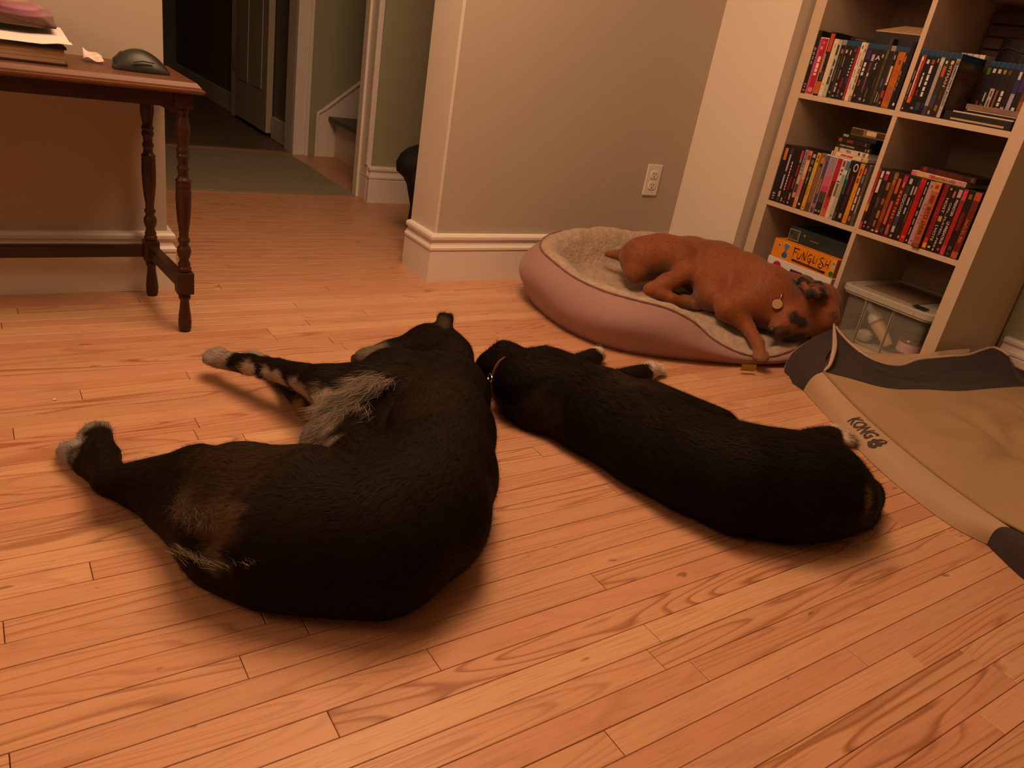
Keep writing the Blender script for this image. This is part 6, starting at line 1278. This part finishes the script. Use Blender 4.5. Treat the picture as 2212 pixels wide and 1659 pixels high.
def collar(parent, body, c, axis, wd, m, label=None, th=0.0035, rmax=0.16, show=None):
    """a band laid round the neck on the skin itself"""
    z_ = Vector(axis).normalized(); X = Matrix.Translation(Vector(c)) @ z_.to_track_quat('Z', 'Y').to_matrix().to_4x4()
    me = body.data; tree = BVHTree.FromPolygons([v.co for v in me.vertices], [tuple(q.vertices) for q in me.polygons])
    n = 48; ring = []
    for t in (-wd / 2, 0, wd / 2):
        r_ = []
        for k in range(n):
            a = 2 * math.pi * k / n; d = (X.to_3x3() @ Vector((math.cos(a), math.sin(a), 0)))
            o_ = X @ Vector((0, 0, t)); hit = tree.ray_cast(o_ + d * rmax, -d, rmax)
            r_.append((rmax - hit[3]) if hit[0] else 0.05)
        r_ = np.minimum(np.array(r_), np.median(r_) * 1.25)
        for _ in range(3): r_ = (np.roll(r_, 1) + r_ * 2 + np.roll(r_, -1)) / 4
        ring.append(r_)
    sk = [min(1.0, max(0.0, ((X.to_3x3() @ Vector((math.cos(2 * math.pi * k / n), math.sin(2 * math.pi * k / n), 0))).dot(Vector(show)) + 0.10) / 0.25)) if show else 1.0 for k in range(n)]   # elsewhere it sinks into the ruff
    P = lambda i, off, t: [X @ Vector(((ring[i][k] + off - 0.006 * (1 - sk[k])) * math.cos(2 * math.pi * k / n), (ring[i][k] + off - 0.006 * (1 - sk[k])) * math.sin(2 * math.pi * k / n), t)) for k in range(n)]
    m_ = MB(); m_.loft([P(0, -.004, -wd / 2), P(0, th, -wd / 2 + .001), P(1, th * 1.15, 0), P(2, th, wd / 2 - .001), P(2, -.004, wd / 2)], cap=False)
    o = m_.build('collar', m, parent, smooth=True, angle=60)
    if label: o['label'] = label
    return o, X, ring[1]
n0 = np.array(NR['n0']); hdv = np.array(NR['hd'])
ck, X, rg = collar(d2, b2, tuple((n0[:3] * .76 + hdv[:3] * .24)), tuple(n0[:3] - hdv[:3]), 0.020, M_rose, 'rose-brown collar with a metal loop', th=0.0035, show=(-.62, -.55, -.35))
Xi = X.inverted(); view = Xi.to_3x3() @ Vector((-.75, -.62, .15)); a_ = math.atan2(view.y, view.x)
r0 = rg[int(a_ / (2 * math.pi) * 48) % 48] + 0.006
m_ = MB(); m_.tube([X @ Vector((r0 * math.cos(a_ + q), r0 * math.sin(a_ + q), 0.012 * math.sin(k))) for k, q in [(2 * math.pi * i / 16, 0.10 * math.cos(2 * math.pi * i / 16)) for i in range(17)]], 0.0018, 6); m_.build('buckle', M_steel, ck, smooth=True)

COLC, COLA = (2.150, 1.412, 0.150), (0.80, -0.55, -0.10)
# -- brown dog curled up in the round bed
d3 = thing('dog', 'brown dog with dark ears curled up asleep in the round bed', 'dog', (0, 0, 0))
NW = BROWN_N; EYEP = BROWN_EYE; TAGP = BROWN_TAG; RED = (0.215, 0.066, 0.022); DRK = (0.040, 0.017, 0.008)
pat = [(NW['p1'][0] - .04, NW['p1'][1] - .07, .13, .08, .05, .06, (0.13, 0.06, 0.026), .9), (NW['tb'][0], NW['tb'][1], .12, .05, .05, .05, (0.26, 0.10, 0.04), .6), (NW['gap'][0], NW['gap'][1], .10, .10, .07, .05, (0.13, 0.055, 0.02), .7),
       *[(NW[k][0], NW[k][1], NW[k][2], .036, .036, .026, (0.014, 0.008, 0.0055), 1) for k in ('e0', 'e1', 'e2', 'e3')], (NW['ns'][0] - .012, NW['ns'][1] - .012, NW['ns'][2] - .012, .035, .03, .030, (0.018, 0.011, 0.007), 1), (NW['jw'][0] - .01, NW['jw'][1] - .012, NW['jw'][2] - .012, .05, .03, .022, (0.03, 0.015, 0.008), .9),
       (*EYEP, .022, .026, .018, (0.020, 0.011, 0.0065), 1), (EYEP[0] + .022, EYEP[1] - .008, EYEP[2] - .012, .024, .022, .018, (0.024, 0.012, 0.007), .95), (NW['hc'][0], NW['hc'][1] - .03, NW['hc'][2] + .02, .03, .03, .02, (0.08, 0.025, 0.01), .7),
       (NW['hk'][0], NW['hk'][1], .11, .05, .05, .05, (0.26, 0.09, 0.03), .6), (NW['ht'][0], NW['ht'][1], .085, .05, .04, .04, (0.15, 0.075, 0.04), .8), (NW['ft'][0], NW['ft'][1], .05, .04, .05, .05, (0.20, 0.085, 0.035), .8),
       (1.96, 1.66, .25, .10, .03, .05, (0.16, 0.045, 0.016), .5), (2.05, 1.60, .25, .05, .05, .05, (0.14, 0.04, 0.015), .5), (NW['up'][0], NW['up'][1], .085, .04, .04, .04, (0.16, 0.08, 0.045), .6)]
fd_ = np.array(NW['ft'][:3]) - np.array(NW['fp'][:3]); fd_ /= np.linalg.norm(fd_)
ext = toes(np.array(NW['ft'][:3]), fd_, np.cross(fd_, (-.6, -.5, .6)), 0.0100, 0.0135) + toes(np.array(NW['ht'][:3]), (.8, -.4, -.1), (.45, .85, .1), 0.009, 0.012)
# cheeks, brow and lower jaw
KS = {'e0-e1': .012, 'e0-e2': .012, 'e1-e2': .012, 'kn-hk0': .018, 'hk0-hk': .014, 'hk-hf': .012, 'hf-ht': .012, 'sh-el': .03, 'el-fw': .016, 'fw-fp': .012, 'fp-ft': .01, 'hu-hu2': .012, 'tl0-tl': .015, 'k0-kn': .02, 'lw-sh': .03, 'ns-mz': .025, 'mz-br': .025, 'br-hd': .03, 'hc-mz': .025, 'jw-hc': .016, 'ns-jw': .012, 'e0-e3': .012, 'e0-e2': .012, 'e3-e1': .012, 'e3-e2': .010, 'e0-e1': .012, 'e1-e2': .01, 'e3-e4': .01}
b3, V, Nn, fl_, cl_ = skin('body', BROWN_N, BROWN_E, 0.028, KS, lambda V: blend(RED, V, pat), M_coatr, d3, 0.0052, ext)
fur(b3, V, Nn, fl_, cl_, 60000, 0.006, 0.0007, 31, 0.08, None, 0.15, M_furr, zmin=0.02)
nk2, nkv = np.array(NW['nk2']), np.array(NW['nk'])
cc, X, rg = collar(d3, b3, COLC, COLA, 0.028, mat('olive_collar', (0.13, 0.075, 0.03), 0.6), 'olive-brown collar with a round disc', th=0.004)
tagp = Vector(TAGP)
m_ = MB(); m_.lathe([(0.0148, -.0009), (0.0155, 0), (0.0148, .0009)], n=24, xf=Matrix.Translation(tagp) @ Vector((-.75, -.55, .45)).to_track_quat('Z', 'Y').to_matrix().to_4x4()); m_.build('disc', mat('brass_tag', (0.42, 0.30, 0.12), 0.35, metal=0.9), cc, smooth=True)
m_ = MB(); m_.tube([tagp + Vector((0.018 + 0.011 * math.cos(q), 0.005 + 0.004 * math.cos(q), 0.018 + 0.012 * math.sin(q))) for q in [2 * math.pi * k / 18 for k in range(19)]], 0.0013, 6); m_.build('ring', M_steel, cc, smooth=True)
# closed eye and nose leather of the brown dog
m_ = MB(); ex = Matrix.Translation(Vector(EYEP) + Vector((0.002, 0.0018, -0.001))) @ Vector((-.72, -.62, .3)).to_track_quat('Z', 'Y').to_matrix().to_4x4()
m_.lathe([(0.0, -0.004), (0.007, -0.002), (0.0085, 0.0), (0.006, 0.003), (0.0, 0.0045)], n=14, xf=ex @ Matrix.Diagonal((0.75, 0.28, 0.6, 1)))
m_.build('eye', mat('dark_eye', (0.006, 0.004, 0.003), 0.3, 0.4), d3, smooth=True)
m_ = MB(); ex = Matrix.Translation(Vector((1.9114, 1.3065, 0.1003)) + Vector((0.004, 0.002, 0.0))) @ Vector((-.8, -.45, .1)).to_track_quat('Z', 'Y').to_matrix().to_4x4()
m_.lathe([(0.010, -0.008), (0.0155, -0.002), (0.014, 0.004), (0.007, 0.0075), (0.0, 0.0078)], n=16, xf=ex @ Matrix.Diagonal((1.0, 0.8, 1, 1)))
m_.build('nose', mat('nose_leather', (0, 0, 0)), d3, smooth=True)


# ------------------------------------------------------------------ crumbs and hairs on the floor
def crumb(lab, x, y, s, m):
    b_ = MB(); r = random.Random(int(x * 1000)); bm = bmesh.new(); bmesh.ops.create_icosphere(bm, subdivisions=1, radius=s)
    for v_ in bm.verts: v_.co = Vector((v_.co.x * r.uniform(.7, 1.5), v_.co.y * r.uniform(.6, 1.1), v_.co.z * 0.5 * r.uniform(.6, 1.2) + s * .35))
    b_.bm(bm); o = b_.build('crumb', m); o.location = (x, y, 0.0003); tag(o, lab, 'crumb')
crumb('white crumb on the floor just right of the table leg', 0.452, 1.986, 0.0035, mat('white_bit', (0.7, 0.65, 0.6), 0.6))
crumb('pale crumb on the floor at the far left below the table', 0.085, 1.512, 0.0035, mat('white_bit', (0, 0, 0)))
